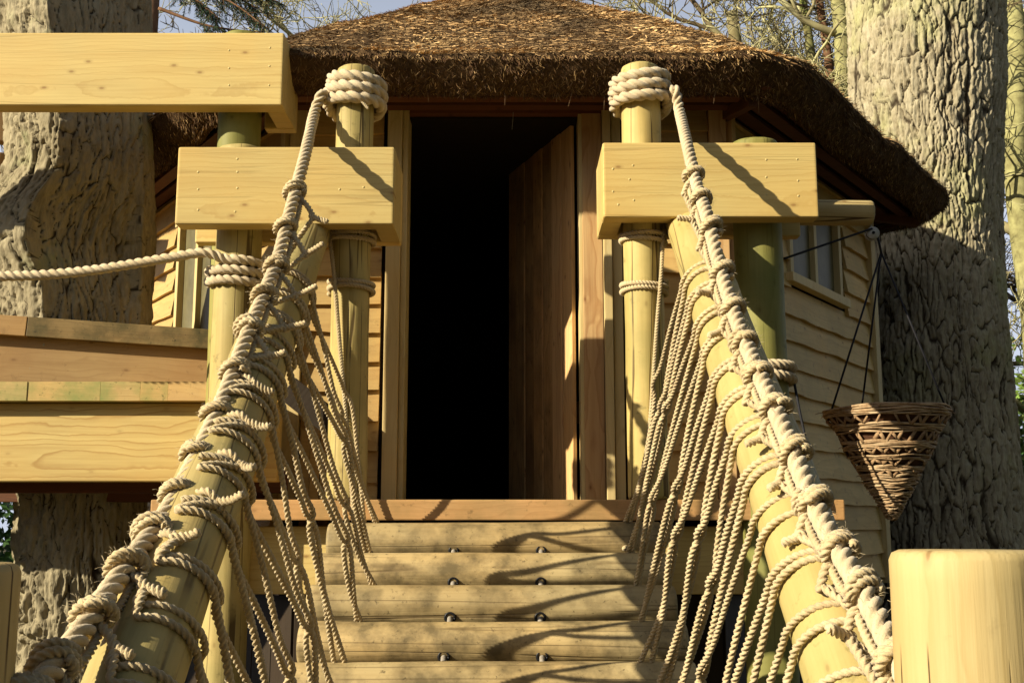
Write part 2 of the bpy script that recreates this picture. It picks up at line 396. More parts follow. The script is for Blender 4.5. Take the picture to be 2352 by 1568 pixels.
M_wicker = simple('woven_vine', (.42, .28, .15), (.20, .115, .055), 40, .75, .5, .003, c3=(.46, .33, .19), s3=14)
M_wickerd = simple('basket_lining', (.10, .045, .02), (.05, .02, .01), 30, .9, .4)
M_chip = simple('pale_basket_strip', (.36, .23, .12), (.20, .115, .055), 25, .8, .4)
def rope_mat(name, c1, c2):
    m, t, b = new_mat(name); g = NT(t)
    v = g.coords((1, 1, 1)); n1 = g.noise(v, 260, 3, .7); n2 = g.noise(v, 14, 4, .6); n3 = g.noise(v, 2.5, 3)
    c = g.mix(g.ramp(n2, [(.35, 0.0), (.7, 1.0)]), c1, c2)
    c = g.mix(g.math('MULTIPLY', g.ramp(n1, [(.4, 0.0), (.7, 1.0)]), .35), c, tuple(x*.62 for x in c2))
    c = g.mix(g.math('MULTIPLY', g.ramp(n3, [(.42, 0.0), (.68, 1.0)]), .55), c, (c1[0]*.66, c1[1]*.63, c1[2]*.60))
    g.l(c, b.inputs['Base Color']); b.inputs['Roughness'].default_value = .92; b.inputs['Specular IOR Level'].default_value = .12
    b.inputs['Sheen Weight'].default_value = .25; b.inputs['Sheen Roughness'].default_value = .5
    bp = g.n('Bump'); bp.inputs['Strength'].default_value = .55; bp.inputs['Distance'].default_value = .003
    g.l(g.math('ADD', n1, n2), bp.inputs['Height']); g.l(bp.outputs[0], b.inputs['Normal'])
    return m
M_rope = rope_mat('cream_hemp_rope', (.64, .525, .35), (.53, .41, .24))
M_rope_t = rope_mat('thin_hemp_rope', (.62, .50, .30), (.50, .375, .20))
def bark_mat(name, c1, c2, crack, moss, mscale, mlo):
    m, t, b = new_mat(name); g = NT(t); v = g.coords((1, 1, 1), rnd=False)
    n1 = g.noise(g.coords((1, 1, .28), rnd=False), 30, 5, .7); n2 = g.noise(v, 3, 4, .6); n3 = g.noise(v, mscale, 5, .65)
    c = g.mix(g.ramp(n1, [(.35, 0.0), (.68, 1.0)]), c1, c2)
    c = g.mix(g.math('MULTIPLY', g.ramp(n2, [(.45, 0.0), (.7, 1.0)]), .5), c, tuple(x*1.25 for x in c1))
    c = g.mix(g.math('MULTIPLY', g.ramp(n3, [(mlo, 0.0), (mlo+.14, 1.0)]), .7), c, moss)
    at = g.n('Attribute'); at.attribute_name = 'rnd'
    c = g.mix(g.ramp(at.outputs['Fac'], [(0.0, 1.0), (.45, 0.0)]), c, crack)
    g.l(c, b.inputs['Base Color']); b.inputs['Roughness'].default_value = .95; b.inputs['Specular IOR Level'].default_value = .08
    bp = g.n('Bump'); bp.inputs['Strength'].default_value = .9; bp.inputs['Distance'].default_value = .014; g.l(n1, bp.inputs['Height']); g.l(bp.outputs[0], b.inputs['Normal'])
    return m
M_bark = bark_mat('oak_bark', (.40, .35, .235), (.23, .185, .11), (.04, .028, .017), (.38, .38, .16), .8, .52)
M_barkl = bark_mat('weathered_oak_bark', (.34, .29, .185), (.19, .155, .095), (.03, .02, .012), (.27, .29, .14), 2.2, .56)
M_bark_d = simple('mossy_oak_bark', (.27, .235, .12), (.15, .12, .055), 8, .95, .5, .01, c3=(.17, .19, .055), s3=1.8, spec=.1)
M_bark_y = simple('lichen_yellow_bark', (.36, .34, .15), (.18, .16, .07), 12, .95, .6, .01, spec=.1)
M_bark_b = simple('red_brown_bark', (.20, .11, .06), (.12, .06, .03), 12, .95, .6, .01, spec=.1)
M_twig = simple('lichened_twig', (.55, .52, .27), (.32, .28, .14), 3, .95, .2, .01, c3=(.14, .10, .055), s3=.9, spec=.1)
M_twig_d = simple('dark_bare_twig', (.14, .115, .07), (.08, .055, .03), 3, .95, .2, .01, spec=.1)
M_leaf = simple('evergreen_leaf', (.035, .085, .02), (.07, .14, .03), 5, .45, 0, rndattr=.9, spec=.4)
M_ivy = simple('ivy_leaf', (.10, .19, .03), (.20, .27, .06), 5, .5, 0, rndattr=.8, spec=.4)
M_needle = simple('fir_needles', (.022, .055, .028), (.045, .09, .04), 5, .6, 0, rndattr=.8)
M_ground = simple('leaf_litter', (.10, .065, .03), (.05, .06, .02), 3, .95, .6, .03, world=True)
def thatch_mat(name, k):
    m, t, b = new_mat(name); g = NT(t)
    v = g.coords((1, 1, 1), rnd=False, world=True)
    big = g.noise(v, 1.15, 4, .6, .6)
    c = g.ramp(big, [(.34, (.055*k, .042*k, .026*k)), (.45, (.12*k, .078*k, .038*k)), (.55, (.215*k, .135*k, .06*k)), (.68, (.33*k, .225*k, .105*k))])
    at = g.n('Attribute'); at.attribute_name = 'rnd'
    hv = g.n('HueSaturation'); g.l(c, hv.inputs['Color']); g.l(g.math('ADD', g.math('MULTIPLY', g.math('POWER', at.outputs['Fac'], 1.5), 1.0), .60), hv.inputs['Value'])
    g.l(hv.outputs[0], b.inputs['Base Color']); b.inputs['Roughness'].default_value = .85; b.inputs['Specular IOR Level'].default_value = .15
    return m
M_thatch = thatch_mat('weathered_straw', 2.15)
M_thatch_u = simple('shaded_cut_reed', (.19, .105, .042), (.08, .044, .019), 30, .9, 0, rndattr=1.2)  # darker straw copy for the eave lip, its shade put into the colour
M_thatch_core = simple('thatch_core', (.11, .065, .03), (.05, .03, .015), 30, .95, .8, .02, spec=.1)

# ------------------------------------------------------------------ ground
gp = 90
nx, ny = 60, 60
gx = np.linspace(-gp, gp, nx); gy = np.linspace(-30, 150, ny); GX, GY = np.meshgrid(gx, gy)
GZ = .25*fbm(GX*.05, GY*.05, GX*0, 3, 3)*sstep(8, 30, np.hypot(GX, GY-4))
V = np.stack([GX, GY, GZ], -1).reshape(-1, 3)
i, j = np.meshgrid(np.arange(ny-1), np.arange(nx-1), indexing='ij')
Q = np.stack([i*nx+j, i*nx+j+1, (i+1)*nx+j+1, (i+1)*nx+j], -1).reshape(-1, 4)
put('ground', mesh_np(V, Q), M_ground, kind='structure')

# ------------------------------------------------------------------ treehouse
HX0, HX1, HY = -1.19, 1.15, 5.90
DIRR = Vector((math.sin(math.radians(35)), math.cos(math.radians(35)), 0)); SL = 2.39
HC = Vector(((HX0+HX1)/2, HY + SL*DIRR.y, 0))
hexw = [Vector((HX0, HY, 0)), Vector((HX1, HY, 0)), Vector((HX1+SL*DIRR.x, HC.y, 0)), Vector((HX1, 2*HC.y-HY, 0)), Vector((HX0, 2*HC.y-HY, 0)), Vector((HX0-SL*DIRR.x, HC.y, 0))]
DECKZ = W(1176, 1147, 4.98).z
Z_EB = W(1176, 212, 5.3).z            # bottom of the eave
Z_ET = W(1176, 118, 5.3).z            # top of the eave lip
WTOP = Z_EB + .12
house = thing('treehouse', (HC.x, HC.y, 0), 'thatched hexagonal timber treehouse with a dark open doorway', 'treehouse')

def cladding(a, b, z0, z1, mat, parent, gap=None, pitch=.156, seed=0, extra=0):
    """overlapping feather-edge boards on the wall from a to b (outside is to the right of a->b seen from above reversed)"""
    a, b = Vector(a), Vector(b); d = (b-a); L = d.length; d.normalize(); nrm = Vector((d.y, -d.x, 0))
    R = Matrix(((d.x, nrm.x, 0, 0), (d.y, nrm.y, 0, 0), (0, 0, 1, 0), (0, 0, 0, 1)))
    R = Matrix(((d.x, -nrm.x, 0, 0), (d.y, -nrm.y, 0, 0), (0, 0, 1, 0), (0, 0, 0, 1)))
    z = z0; k = 0; rs = random.Random(seed)
    while z < z1:
        hgt = min(pitch+.026, z1-z+.02)
        segs = [(0, L)]
        if gap:
            new = []
            for s0, s1, g0, g1 in gap:
                if z + pitch*.5 > g0 and z + pitch*.5 < g1: new.append((s0, s1))
            cuts = sorted(new); cur = 0; segs = []
            for c0, c1 in cuts:
                if c0 > cur+.02: segs.append((cur, c0))
                cur = max(cur, c1)
            if cur < L-.02: segs.append((cur, L))
        for s0, s1 in segs:
            n = max(4, int((s1-s0)/.05)); xs = np.linspace(s0, s1, n)
            sd_ = rs.randint(0, 9999)
            low = .009*fbm(xs*2.6, xs*0, xs*0, sd_, 4)
            tilt = rs.uniform(-.002, .003)
            Vv = []
            for x_, l_ in zip(xs, low):
                Vv += [(x_, -.046-tilt, l_), (x_, -.014, hgt), (x_, 0, hgt), (x_, -.020, l_)]
            F = []
            for q in range(n-1):
                for r in range(4):
                    F.append((q*4+r, q*4+(r+1) % 4, (q+1)*4+(r+1) % 4, (q+1)*4+r))
            F += [(3, 2, 1, 0), tuple((n-1)*4+r for r in range(4))]
            me = mesh_from(Vv, F, False)
            put('siding_board', me, mat, parent, Matrix.Translation(Vector((a.x, a.y, z))) @ R)
        z += pitch*rs.uniform(.97, 1.03); k += 1
# wall cores
def wall_core(a, b, z0, z1, parent, th=.05, mat=None):
    a, b = Vector(a), Vector(b); d = (b-a).normalized(); n = Vector((-d.y, d.x, 0))
    c = (a+b)/2 + n*(th/2+.001)
    R = Matrix(((d.x, -d.y, 0, 0), (d.y, d.x, 0, 0), (0, 0, 1, 0), (0, 0, 0, 1)))
    m = Matrix.Translation(Vector((c.x, c.y, (z0+z1)/2))) @ R
    put('wall_panel', box_mesh((b-a).length, th, z1-z0, 0, 1, mat), mat, parent, m)
DL, DR = W(932, 700, 5.9).x, W(1384, 700, 5.9).x       # door opening
DTOP = W(1176, 256, 5.92).z
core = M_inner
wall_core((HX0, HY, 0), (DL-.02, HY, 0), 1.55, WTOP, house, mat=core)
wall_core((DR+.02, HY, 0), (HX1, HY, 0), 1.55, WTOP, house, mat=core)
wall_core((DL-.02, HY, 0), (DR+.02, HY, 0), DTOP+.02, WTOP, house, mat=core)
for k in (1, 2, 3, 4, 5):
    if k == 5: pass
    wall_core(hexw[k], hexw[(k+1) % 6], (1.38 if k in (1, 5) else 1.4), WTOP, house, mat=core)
# added black boards standing in for the shade below the floor
for k in (0, 1, 2, 4, 5):
    a, b = hexw[k], hexw[(k+1) % 6]; q1 = (HC-a).normalized()*.12; q2 = (HC-b).normalized()*.12; n_ = 9
    for i_ in range(n_):
        p0 = (a+q1).lerp(b+q2, (i_+.02)/n_); p1 = (a+q1).lerp(b+q2, (i_+.98)/n_); m_ = (p0+p1)/2; dd = p1-p0
        box('underfloor_black_board', (m_.x, m_.y, .69), (dd.length, .022, 1.38), M_nearblack, house, RZ(math.atan2(dd.y, dd.x)), .003)
# front cladding
cladding((HX0+.09, HY, 0), (DL-.13, HY, 0), DECKZ-.04, WTOP, M_side, house, seed=1)
cladding((DR+.12, HY, 0), (HX1-.09, HY, 0), DECKZ-.04, WTOP, M_side, house, seed=2)
# right wall with its window
zw0, zw1 = 3.17, 3.70
cladding(hexw[1]+DIRR*.05, hexw[2]-DIRR*.05, 1.40, WTOP-.02, M_side_r, house, gap=[(.75, 1.78, zw0-.02, zw1)], seed=3)
DL_ = Vector((-DIRR.x, DIRR.y, 0))
cladding(hexw[5]-DL_*.05, hexw[0]+DL_*.05, 1.40, WTOP-.02, M_side, house, gap=[(.55, 1.75, 2.35, zw1)], seed=4)
# floor and ceiling of the house
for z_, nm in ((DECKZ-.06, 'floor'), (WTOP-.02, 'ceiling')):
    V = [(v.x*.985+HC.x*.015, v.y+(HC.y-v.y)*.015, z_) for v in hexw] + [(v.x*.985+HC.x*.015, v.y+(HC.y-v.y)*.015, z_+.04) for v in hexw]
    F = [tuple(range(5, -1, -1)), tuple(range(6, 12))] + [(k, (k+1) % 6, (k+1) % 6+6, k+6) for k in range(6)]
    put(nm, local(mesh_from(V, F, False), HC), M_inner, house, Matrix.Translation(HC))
# corner trims
def corner(v, mat, w_=.075, z0=1.36, off=(0, 0), rz=0):
    box('corner_trim', (v.x+off[0], v.y+off[1], (z0+WTOP)/2), (w_, .055, WTOP-z0), mat, house, RZ(rz), .004)
corner(hexw[0], M_trim, .09, DECKZ, (.04, -.035)); corner(hexw[1], M_redz, .09, DECKZ, (-.04, -.035))
corner(hexw[1], M_redz, .05, DECKZ, (.035, .005), math.radians(55))
corner(hexw[0], M_trim, .06, DECKZ, (-.035, .01), math.radians(-55))
corner(hexw[2], M_trim, .09, 1.36, (.012, -.052), math.radians(55)); corner(hexw[5], M_trim, .09, 1.36, (-.012, -.052), math.radians(-55))
# door frame: outer trims, jambs, head
fr = put('door_frame', box_mesh(DR-DL+.40, .05, .075, .004, 2, M_red), M_red, house, Matrix.Translation(Vector(((DL+DR)/2, HY-.055, DTOP+.085))))
zc = (DECKZ + DTOP)/2; hh = DTOP-DECKZ
for nm, x0, x1, y0, y1, mt in (('outer_trim', W(883, 700, 5.83).x, W(917, 700, 5.83).x, 5.83, 5.88, M_trim),
                               ('jamb', W(919, 700, 5.86).x, W(932, 700, 5.86).x, 5.86, 6.04, M_trim),
                               ('outer_trim', W(1389, 700, 5.81).x, W(1408, 700, 5.81).x, 5.81, 5.87, M_trim),
                               ('outer_trim', W(1409, 700, 5.84).x, W(1431, 700, 5.84).x, 5.84, 5.89, M_trim),
                               ('jamb', W(1340, 700, 5.90).x, W(1386, 700, 5.90).x, 5.90, 6.02, M_redz),
                               ('door_stop', W(1331, 700, 5.93).x, W(1339.5, 700, 5.93).x, 5.905, 6.05, M_trim)):
    box(nm, ((x0+x1)/2, (y0+y1)/2, zc), (x1-x0, y1-y0, hh), mt, fr, None, .004)
box('lintel', ((DL+DR)/2, 5.95, DTOP+.022), (DR-DL+.1, .16, .04), M_red, fr, None, .004)
# open door leaf: planks
leaf_a = Vector((W(1330, 700, 6.03).x, 6.03, 0)); leaf_b = Vector((W(1182, 700, 6.92).x, 6.92, 0))
ld = (leaf_b-leaf_a); LL = ld.length; ldn = ld.normalized(); lrot = math.atan2(ldn.y, ldn.x)
dpl = put('door', box_mesh(LL*.96, .02, .12, .003, 2, M_door), M_door, house, Matrix.Translation(Vector(((leaf_a+leaf_b)/2).to_tuple()) + Vector((0.03, 0.02, DECKZ+.5))) @ RZ(lrot))
for k in range(7):
    c = leaf_a + ld*((k+.5)/7)
    mt = M_redz if k < 2 else M_door  # first planks paler: the sunlight on them is put into the colour
    box('plank', (c.x + ldn.y*(-.03-.004*(k % 2)), c.y - ldn.x*(-.03-.004*(k % 2)), DECKZ+.02+.97*hh/2), (LL/7-.008, .022, hh*.97), mt, dpl, RZ(lrot), .003)
# window in the right wall
def window(a, d, s0, s1, z0, z1, mat, nmul=2):
    nrm = Vector((d.y, -d.x, 0)) if d.x > 0 else Vector((-abs(d.y), -abs(d.x), 0))
    R = Matrix(((d.x, -nrm.x, 0, 0), (d.y, -nrm.y, 0, 0), (0, 0, 1, 0), (0, 0, 0, 1)))
    base = Vector(a); cen = base + d*((s0+s1)/2) + nrm*.02
    f = put('window', box_mesh(s1-s0+.10, .06, .055, .004, 2, mat), mat, house, Matrix.Translation(Vector((cen.x+nrm.x*.03, cen.y+nrm.y*.03, z0-.025))) @ R)
    def pc(nm, s, z, w_, h_, off=.0, th=.045, m=mat):
        c = base + d*s + nrm*(.015+off); put(nm, box_mesh(w_, th, h_, .003, 2, m), m, f, Matrix.Translation(Vector((c.x, c.y, z))) @ R)
    pc('frame_side', s0+.025, (z0+z1)/2, .05, z1-z0, .012); pc('frame_side', s1-.025, (z0+z1)/2, .05, z1-z0, .012)
    pc('frame_top', (s0+s1)/2, z1+.02, s1-s0+.1, .05, .014)
    for q in range(nmul):
        s = s0 + (s1-s0)*(q+1)/(nmul+1); pc('mullion', s, (z0+z1)/2, .045, z1-z0-.002, .004)
    pc('pane', (s0+s1)/2, (z0+z1)/2, s1-s0-.01, z1-z0-.01, -.012, .008, M_pane)
window(hexw[1], DIRR, .80, 1.72, zw0+.03, zw1, M_trim, 1)
window(hexw[0], Vector((-DIRR.x, DIRR.y, 0)), .62, 1.72, 2.40, zw1, M_trim, 2)
# soffit and rafters, hexagonal eave
EX = [Vector((-1.42, 5.3, 0)), Vector((1.36, 5.3, 0)), Vector((3.17, HC.y, 0)), Vector((1.36, 2*HC.y-5.3, 0)), Vector((-1.42, 2*HC.y-5.3, 0)), Vector((-3.13, HC.y, 0))]
for k in range(6):
    a0, a1 = hexw[k], hexw[(k+1) % 6]; e0, e1 = EX[k], EX[(k+1) % 6]
    def P3(v, z): return (v.x, v.y, z)
    def ins(v, f=.06): return v + (HC-v).normalized()*(f+.17)
    nb = 4
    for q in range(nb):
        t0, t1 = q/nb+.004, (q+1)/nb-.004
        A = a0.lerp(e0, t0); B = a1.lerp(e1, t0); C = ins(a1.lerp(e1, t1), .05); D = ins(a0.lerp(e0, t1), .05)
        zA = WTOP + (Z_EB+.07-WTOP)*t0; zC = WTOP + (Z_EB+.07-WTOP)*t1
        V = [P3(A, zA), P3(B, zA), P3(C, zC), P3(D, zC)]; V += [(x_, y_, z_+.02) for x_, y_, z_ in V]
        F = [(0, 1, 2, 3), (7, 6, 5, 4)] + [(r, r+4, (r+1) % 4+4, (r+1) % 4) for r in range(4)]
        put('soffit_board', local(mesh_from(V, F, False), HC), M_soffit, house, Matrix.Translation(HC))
    for q in range(5):
        t = (q+.5)/5
        A = a0.lerp(a1, t); B = e0.lerp(e1, t); B = B + (HC-B).normalized()*.26
        if k in (1, 5) and q in (2, 4) and False:
            span_box('rafter', (A.x, A.y, WTOP-.045), (B.x, B.y, Z_EB-.02), .07, .045, M_soffit, house, .003)
# hip rafter seen under the right corner
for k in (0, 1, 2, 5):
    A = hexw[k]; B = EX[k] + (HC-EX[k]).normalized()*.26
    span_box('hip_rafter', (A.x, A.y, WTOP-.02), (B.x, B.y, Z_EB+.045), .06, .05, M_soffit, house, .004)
# thatch body
APEX = W(1176, -22, HC.y-.15).z
def hexpt(u):
    """point of the eave hexagon at u in 0..6, corners rounded"""
    k = int(math.floor(u)) % 6; f = u-math.floor(u)
    p = EX[k].lerp(EX[(k+1) % 6], f); d = min(f, 1-f)
    if d < .10:
        c = EX[k] if f < .5 else EX[(k+1) % 6]; p = p + (HC-c).normalized()*(.10*(1-d/.10)**2)
    return p
NU, NS = 360, 46
rows = []
us = np.linspace(0, 6, NU, endpoint=False)
HP = np.array([[hexpt(u).x, hexpt(u).y] for u in us]); Hc = np.array([HC.x, HC.y])
def roof_ring(rad, z, out=0):
    d = HP - Hc; ln = np.linalg.norm(d, axis=1)[:, None]
    # corners soften towards the top
    mean = ln.mean(); k = sstep(.75, .1, np.array([rad]))[0]*.8
    lnn = ln*(1-k) + mean*k
    P = Hc + d/ln*(lnn*rad + out); return np.column_stack([P, np.full(NU, z)])
lip = [(-.22, Z_EB+.09), (-.17, Z_EB+.055), (-.12, Z_EB+.055), (-.065, Z_EB+.085), (-.01, Z_EB+.125), (.03, Z_ET-.035), (.03, Z_ET-.008), (-.01, Z_ET+.01)]
for o_, z_ in lip: rows.append(roof_ring(1.0, z_, o_))
for s in np.linspace(.03, 1, NS):
    z_ = Z_ET + .01 + (APEX-Z_ET)*(1-(1-s)**1.18)*1.0
    z_ = z_ - .05*sstep(.9, 1.0, np.array([s]))[0]
    rows.append(roof_ring(max(1-s, .004), z_, -.03*(1-s)))
RV = np.array(rows); nr = len(rows)
nzv = fbm(RV[..., 0]*2.2, RV[..., 1]*2.2, RV[..., 2]*2.2, 5, 4)
RV[..., 2] += .022*nzv; 
rr_ = (RV[..., :2]-Hc); RV[..., :2] += rr_/np.maximum(np.linalg.norm(rr_, axis=2), .01)[..., None]*(.018*fbm(RV[..., 0]*5, RV[..., 1]*5, RV[..., 2]*5, 8, 3))[..., None]
i, j = np.meshgrid(np.arange(nr-1), np.arange(NU), indexing='ij')
Q = np.stack([i*NU+j, i*NU+(j+1) % NU, (i+1)*NU+(j+1) % NU, (i+1)*NU+j], -1).reshape(-1, 4)
roof = put('thatched_roof', mesh_np(RV.reshape(-1, 3)-np.array(tuple(HC)), Q), M_thatch_core, house, Matrix.Translation(HC))
# straws
def straws(n, rows_lo, rows_hi, L0, L1, wdt, seed, lay=.25, hang=0.0, umin=0, umax=NU):
    rs = np.random.RandomState(seed)
    a = rs.uniform(rows_lo, rows_hi-1.001, n); u = rs.uniform(umin, umax, n)
    i0 = a.astype(int); fi = (a-i0)[:, None]; j0 = u.astype(int) % NU; fj = (u-np.floor(u))[:, None]; j1 = (j0+1) % NU
    P = (RV[i0, j0]*(1-fi)+RV[i0+1, j0]*fi)*(1-fj) + (RV[i0, j1]*(1-fi)+RV[i0+1, j1]*fi)*fj
    du = RV[i0, j0]-RV[i0+1, j0]; du /= np.linalg.norm(du, axis=1)[:, None]+1e-9     # down the slope
    dv = RV[i0, j1]-RV[i0, j0]; dv /= np.linalg.norm(dv, axis=1)[:, None]+1e-9
    nn = np.cross(dv, -du); nn *= np.sign(nn[:, 2:3]+.25*np.einsum('ij,ij->i', nn[:, :2], P[:, :2]-Hc)[:, None]+1e-9)
    dirv = du*rs.uniform(.4, 1.1, n)[:, None] + dv*rs.normal(0, .8, n)[:, None] + nn*(rs.uniform(-.1, 1, n)*lay)[:, None]
    if hang: dirv = nn*rs.uniform(.2, .7, n)[:, None]*hang + np.array([0, 0, -1.0])*rs.uniform(.3, 1.0, n)[:, None] + dv*rs.normal(0, .4, n)[:, None]
    dirv /= np.linalg.norm(dirv, axis=1)[:, None]
    Ln = rs.uniform(L0, L1, n)[:, None]
    side = np.cross(dirv, nn + rs.normal(0, .4, (n, 3))); side /= np.linalg.norm(side, axis=1)[:, None]+1e-9
    wv = (wdt*rs.uniform(.6, 1.3, n))[:, None]
    bend = (rs.normal(0, .22, n))[:, None]*dv + nn*rs.uniform(-.1, .2, n)[:, None]
    p0 = P + nn*.002; p1 = p0 + dirv*Ln*.5 + bend*Ln*.3; p2 = p0 + dirv*Ln + bend*Ln*1.1
    V = np.stack([p0-side*wv, p0+side*wv, p1-side*wv*.9, p1+side*wv*.9, p2-side*wv*.3, p2+side*wv*.3], 1).reshape(-1, 3)
    b = np.arange(n)[:, None]*6
    Q = np.vstack([b+np.array([0, 1, 3, 2]), b+np.array([2, 3, 5, 4])])
    return V, Q, np.repeat(rs.uniform(0, 1, n), 6)
nl = len(lip)
sets0 = [straws(100000, nl-1, nl+NS-3, .018, .055, .0026, 21, .22, umin=-60, umax=140),
        straws(14000, nl-1, nl+NS-3, .03, .07, .003, 22, .3, umin=140, umax=300),
        straws(9000, nl-2, nl+2, .02, .05, .0024, 24, .35, umin=-60, umax=125)]
sets0.append(straws(3200, 1, nl-1, .010, .035, .0022, 28, hang=.9, umin=-60, umax=125))
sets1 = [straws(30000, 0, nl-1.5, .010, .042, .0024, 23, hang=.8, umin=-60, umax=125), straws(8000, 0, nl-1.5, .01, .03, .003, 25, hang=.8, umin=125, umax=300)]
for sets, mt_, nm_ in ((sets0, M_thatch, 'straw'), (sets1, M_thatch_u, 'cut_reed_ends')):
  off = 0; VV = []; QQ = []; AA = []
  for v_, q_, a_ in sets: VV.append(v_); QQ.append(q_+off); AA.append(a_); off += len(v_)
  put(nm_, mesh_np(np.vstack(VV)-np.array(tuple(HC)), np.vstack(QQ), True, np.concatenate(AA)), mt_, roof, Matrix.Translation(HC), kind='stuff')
# some long loose reeds hanging from the eave
rs = random.Random(5); acc = Acc()
for k in range(46):
    u = rs.uniform(-.2, 2.0); p = hexpt(u % 6); q = Vector((p.x, p.y, Z_EB + rs.uniform(.05, .09))); q = q + Vector((HC.x-q.x, HC.y-q.y, 0)).normalized()*.12
    d = Vector((rs.uniform(-.4, .4), rs.uniform(-.3, .1), -1)).normalized()*rs.uniform(.03, .11)
    add_tube(acc, [q, q+d*.5, q+d+Vector((rs.uniform(-.01, .01), 0, 0))], .0018, 3, .001)
put('loose_reed', acc.mesh(HC), M_chip, roof, Matrix.Translation(HC), kind='stuff')

# ------------------------------------------------------------------ landing deck before the door
deck = thing('landing_deck', (0, 5.4, 0), 'timber landing with a reddish sill board running below the open doorway', 'deck')
xa, xb = W(345, 1170, 4.96).x, W(1940, 1160, 4.96).x
sill_z0 = W(1176, 1194, 4.96).z
box('sill_board', ((xa+xb)/2, 4.99, (DECKZ+sill_z0)/2), (xb-xa, .06, DECKZ-sill_z0), M_sill, deck, None, .006)
for k in range(7):
    box('deck_board', ((xa+xb)/2, 5.087+.129*k, DECKZ-.018), (xb-xa-.02, .121, .034), M_fascia, deck, None, .004)
# heavy bearer under the deck
bx0, bx1 = W(490, 1290, 5.08).x, W(1768, 1290, 5.08).x
bz0, bz1 = W(1176, 1364, 5.08).z, W(1176, 1208, 5.08).z
box('bearer', ((bx0+bx1)/2, 5.12, (bz0+bz1)/2), (bx1-bx0, .09, bz1-bz0), M_beam, deck, None, .008)
box('joist', (0, 5.75, (bz0+bz1)/2), (2.3, .09, bz1-bz0), M_soffit, deck, None, .005)
for x_ in (-.9, -.3, .3, .9): box('joist', (x_, 5.43, (bz0+bz1)/2+.03), (.06, .52, bz1-bz0-.08), M_soffit, deck, None, .005)

# ------------------------------------------------------------------ posts
def post(px, pyref, Y, ztop, zbot, r, mat, label, cat='post', seed=0, group='round timber posts by the doorway', spin=0):
    x_ = W(px, pyref, Y).x
    t = thing('timber_post', (x_, Y, zbot), label, cat, group)
    put('post_shaft', log_mesh(ztop-zbot, r, 48, .016, 20, .006, seed), mat, t, Matrix.Translation(Vector((x_, Y, zbot))) @ RZ(spin))
    return t, Vector((x_, Y, 0))
PY = 5.02
pL, cL = post(807, 650, PY, W(807, 143, PY-.088).z, DECKZ, .088, M_post, 'round post left of the doorway wearing a fat rope coil at its top', seed=1)
pR, cR = post(1479, 650, PY, W(1470, 138, PY-.09).z, DECKZ, .090, M_post, 'round post right of the doorway wearing a fat rope coil at its top', seed=2)
pLo, cLo = post(543, 700, PY, W(543, 328, PY-.10).z, 0, .104, M_post, 'thick round post left of the bridge with three turns of rope below the short beam', seed=3)
pRo, cRo = post(1746, 700, PY, W(1740, 313, PY-.1).z, 0, .109, M_post_g, 'thick green stained round post before the right corner of the treehouse', seed=4)
pU, cU = post(549, 300, 5.34, W(549, 67, 5.24).z, 1.9, .104, M_post_g, 'round post rising behind the short left beam to carry the long top beam', seed=5)

# ------------------------------------------------------------------ beams bolted to the posts
def plug(parent, px, py, Y, r=.0056):
    p = W(px, py, Y)
    acc = Acc(); add_tube(acc, [(p.x, Y-.0002, p.z), (p.x, Y+.006, p.z)], r, 14)
    put('screw_plug', acc.mesh(p, False), M_plug, parent, Matrix.Translation(p))
def beam(label, px0, px1, py0, py1, Y, plugs, back=(0, 1), endb=None, mat=None, left_ext=0, group='heavy planed beams by the doorway'):
    mat = mat or M_beam
    z0, z1 = W(1176, py1, Y).z, W(1176, py0, Y).z; x0, x1 = W(px0, (py0+py1)/2, Y).x - left_ext, W(px1, (py0+py1)/2, Y).x
    t = thing('timber_beam', ((x0+x1)/2, Y+.15, z0), label, 'beam', group)
    box('front_board', ((x0+x1)/2, Y+.05, (z0+z1)/2), (x1-x0, .10, z1-z0), mat, t, None, .011, 3)
    bx0 = x0+(x1-x0)*back[0]; bx1 = x0+(x1-x0)*back[1]
    box('back_board', ((bx0+bx1)/2, Y+.355, (z0+z1)/2), (bx1-bx0, .07, z1-z0), mat, t, None, .010, 3)
    for e in endb or []:
        xe = x0+.045 if e == 0 else x1-.045
        box('end_block', (xe, Y+.2105, (z0+z1)/2), (.088, .217, z1-z0-.004), mat, t, None, .004)
    for p in plugs: plug(t, p[0], p[1], Y)
    return t
beam('short thick beam left of the doorway with the rope hanging across its face', 405, 905, 337, 515, 4.80,
     [(455, 395), (455, 435), (455, 482), (545, 365), (545, 395), (545, 432), (540, 486), (780, 435), (830, 386), (835, 430)], endb=[1])
beam('short thick beam right of the doorway crossed by a diagonal rope shadow', 1385, 1878, 327, 499, 4.80,
     [(1408, 388), (1408, 440), (1454, 380), (1456, 460), (1446, 412), (1760, 367), (1831, 366), (1760, 407), (1760, 447), (1833, 415), (1834, 450), (1420, 470)], endb=[0])
beam('long thick beam at the upper left running out of the picture past the oak trunk', 0, 650, 75, 242, 5.13,
     [(526, 116), (526, 157), (526, 196), (620, 110), (619, 152), (618, 196)], back=(.94, 1), endb=[1], left_ext=1.2, group='heavy planed beams by the doorway')
# log end sticking out to the right, carrying the pulley
lg = thing('round_purlin', W(1935, 487, 5.16), 'short horizontal round timber sticking out to the right of the right beam', 'log')
log_between('log_shaft', W(1600, 487, 5.16), W(2003, 489, 5.16), .058, M_fore, lg, seed=6, spin=1)
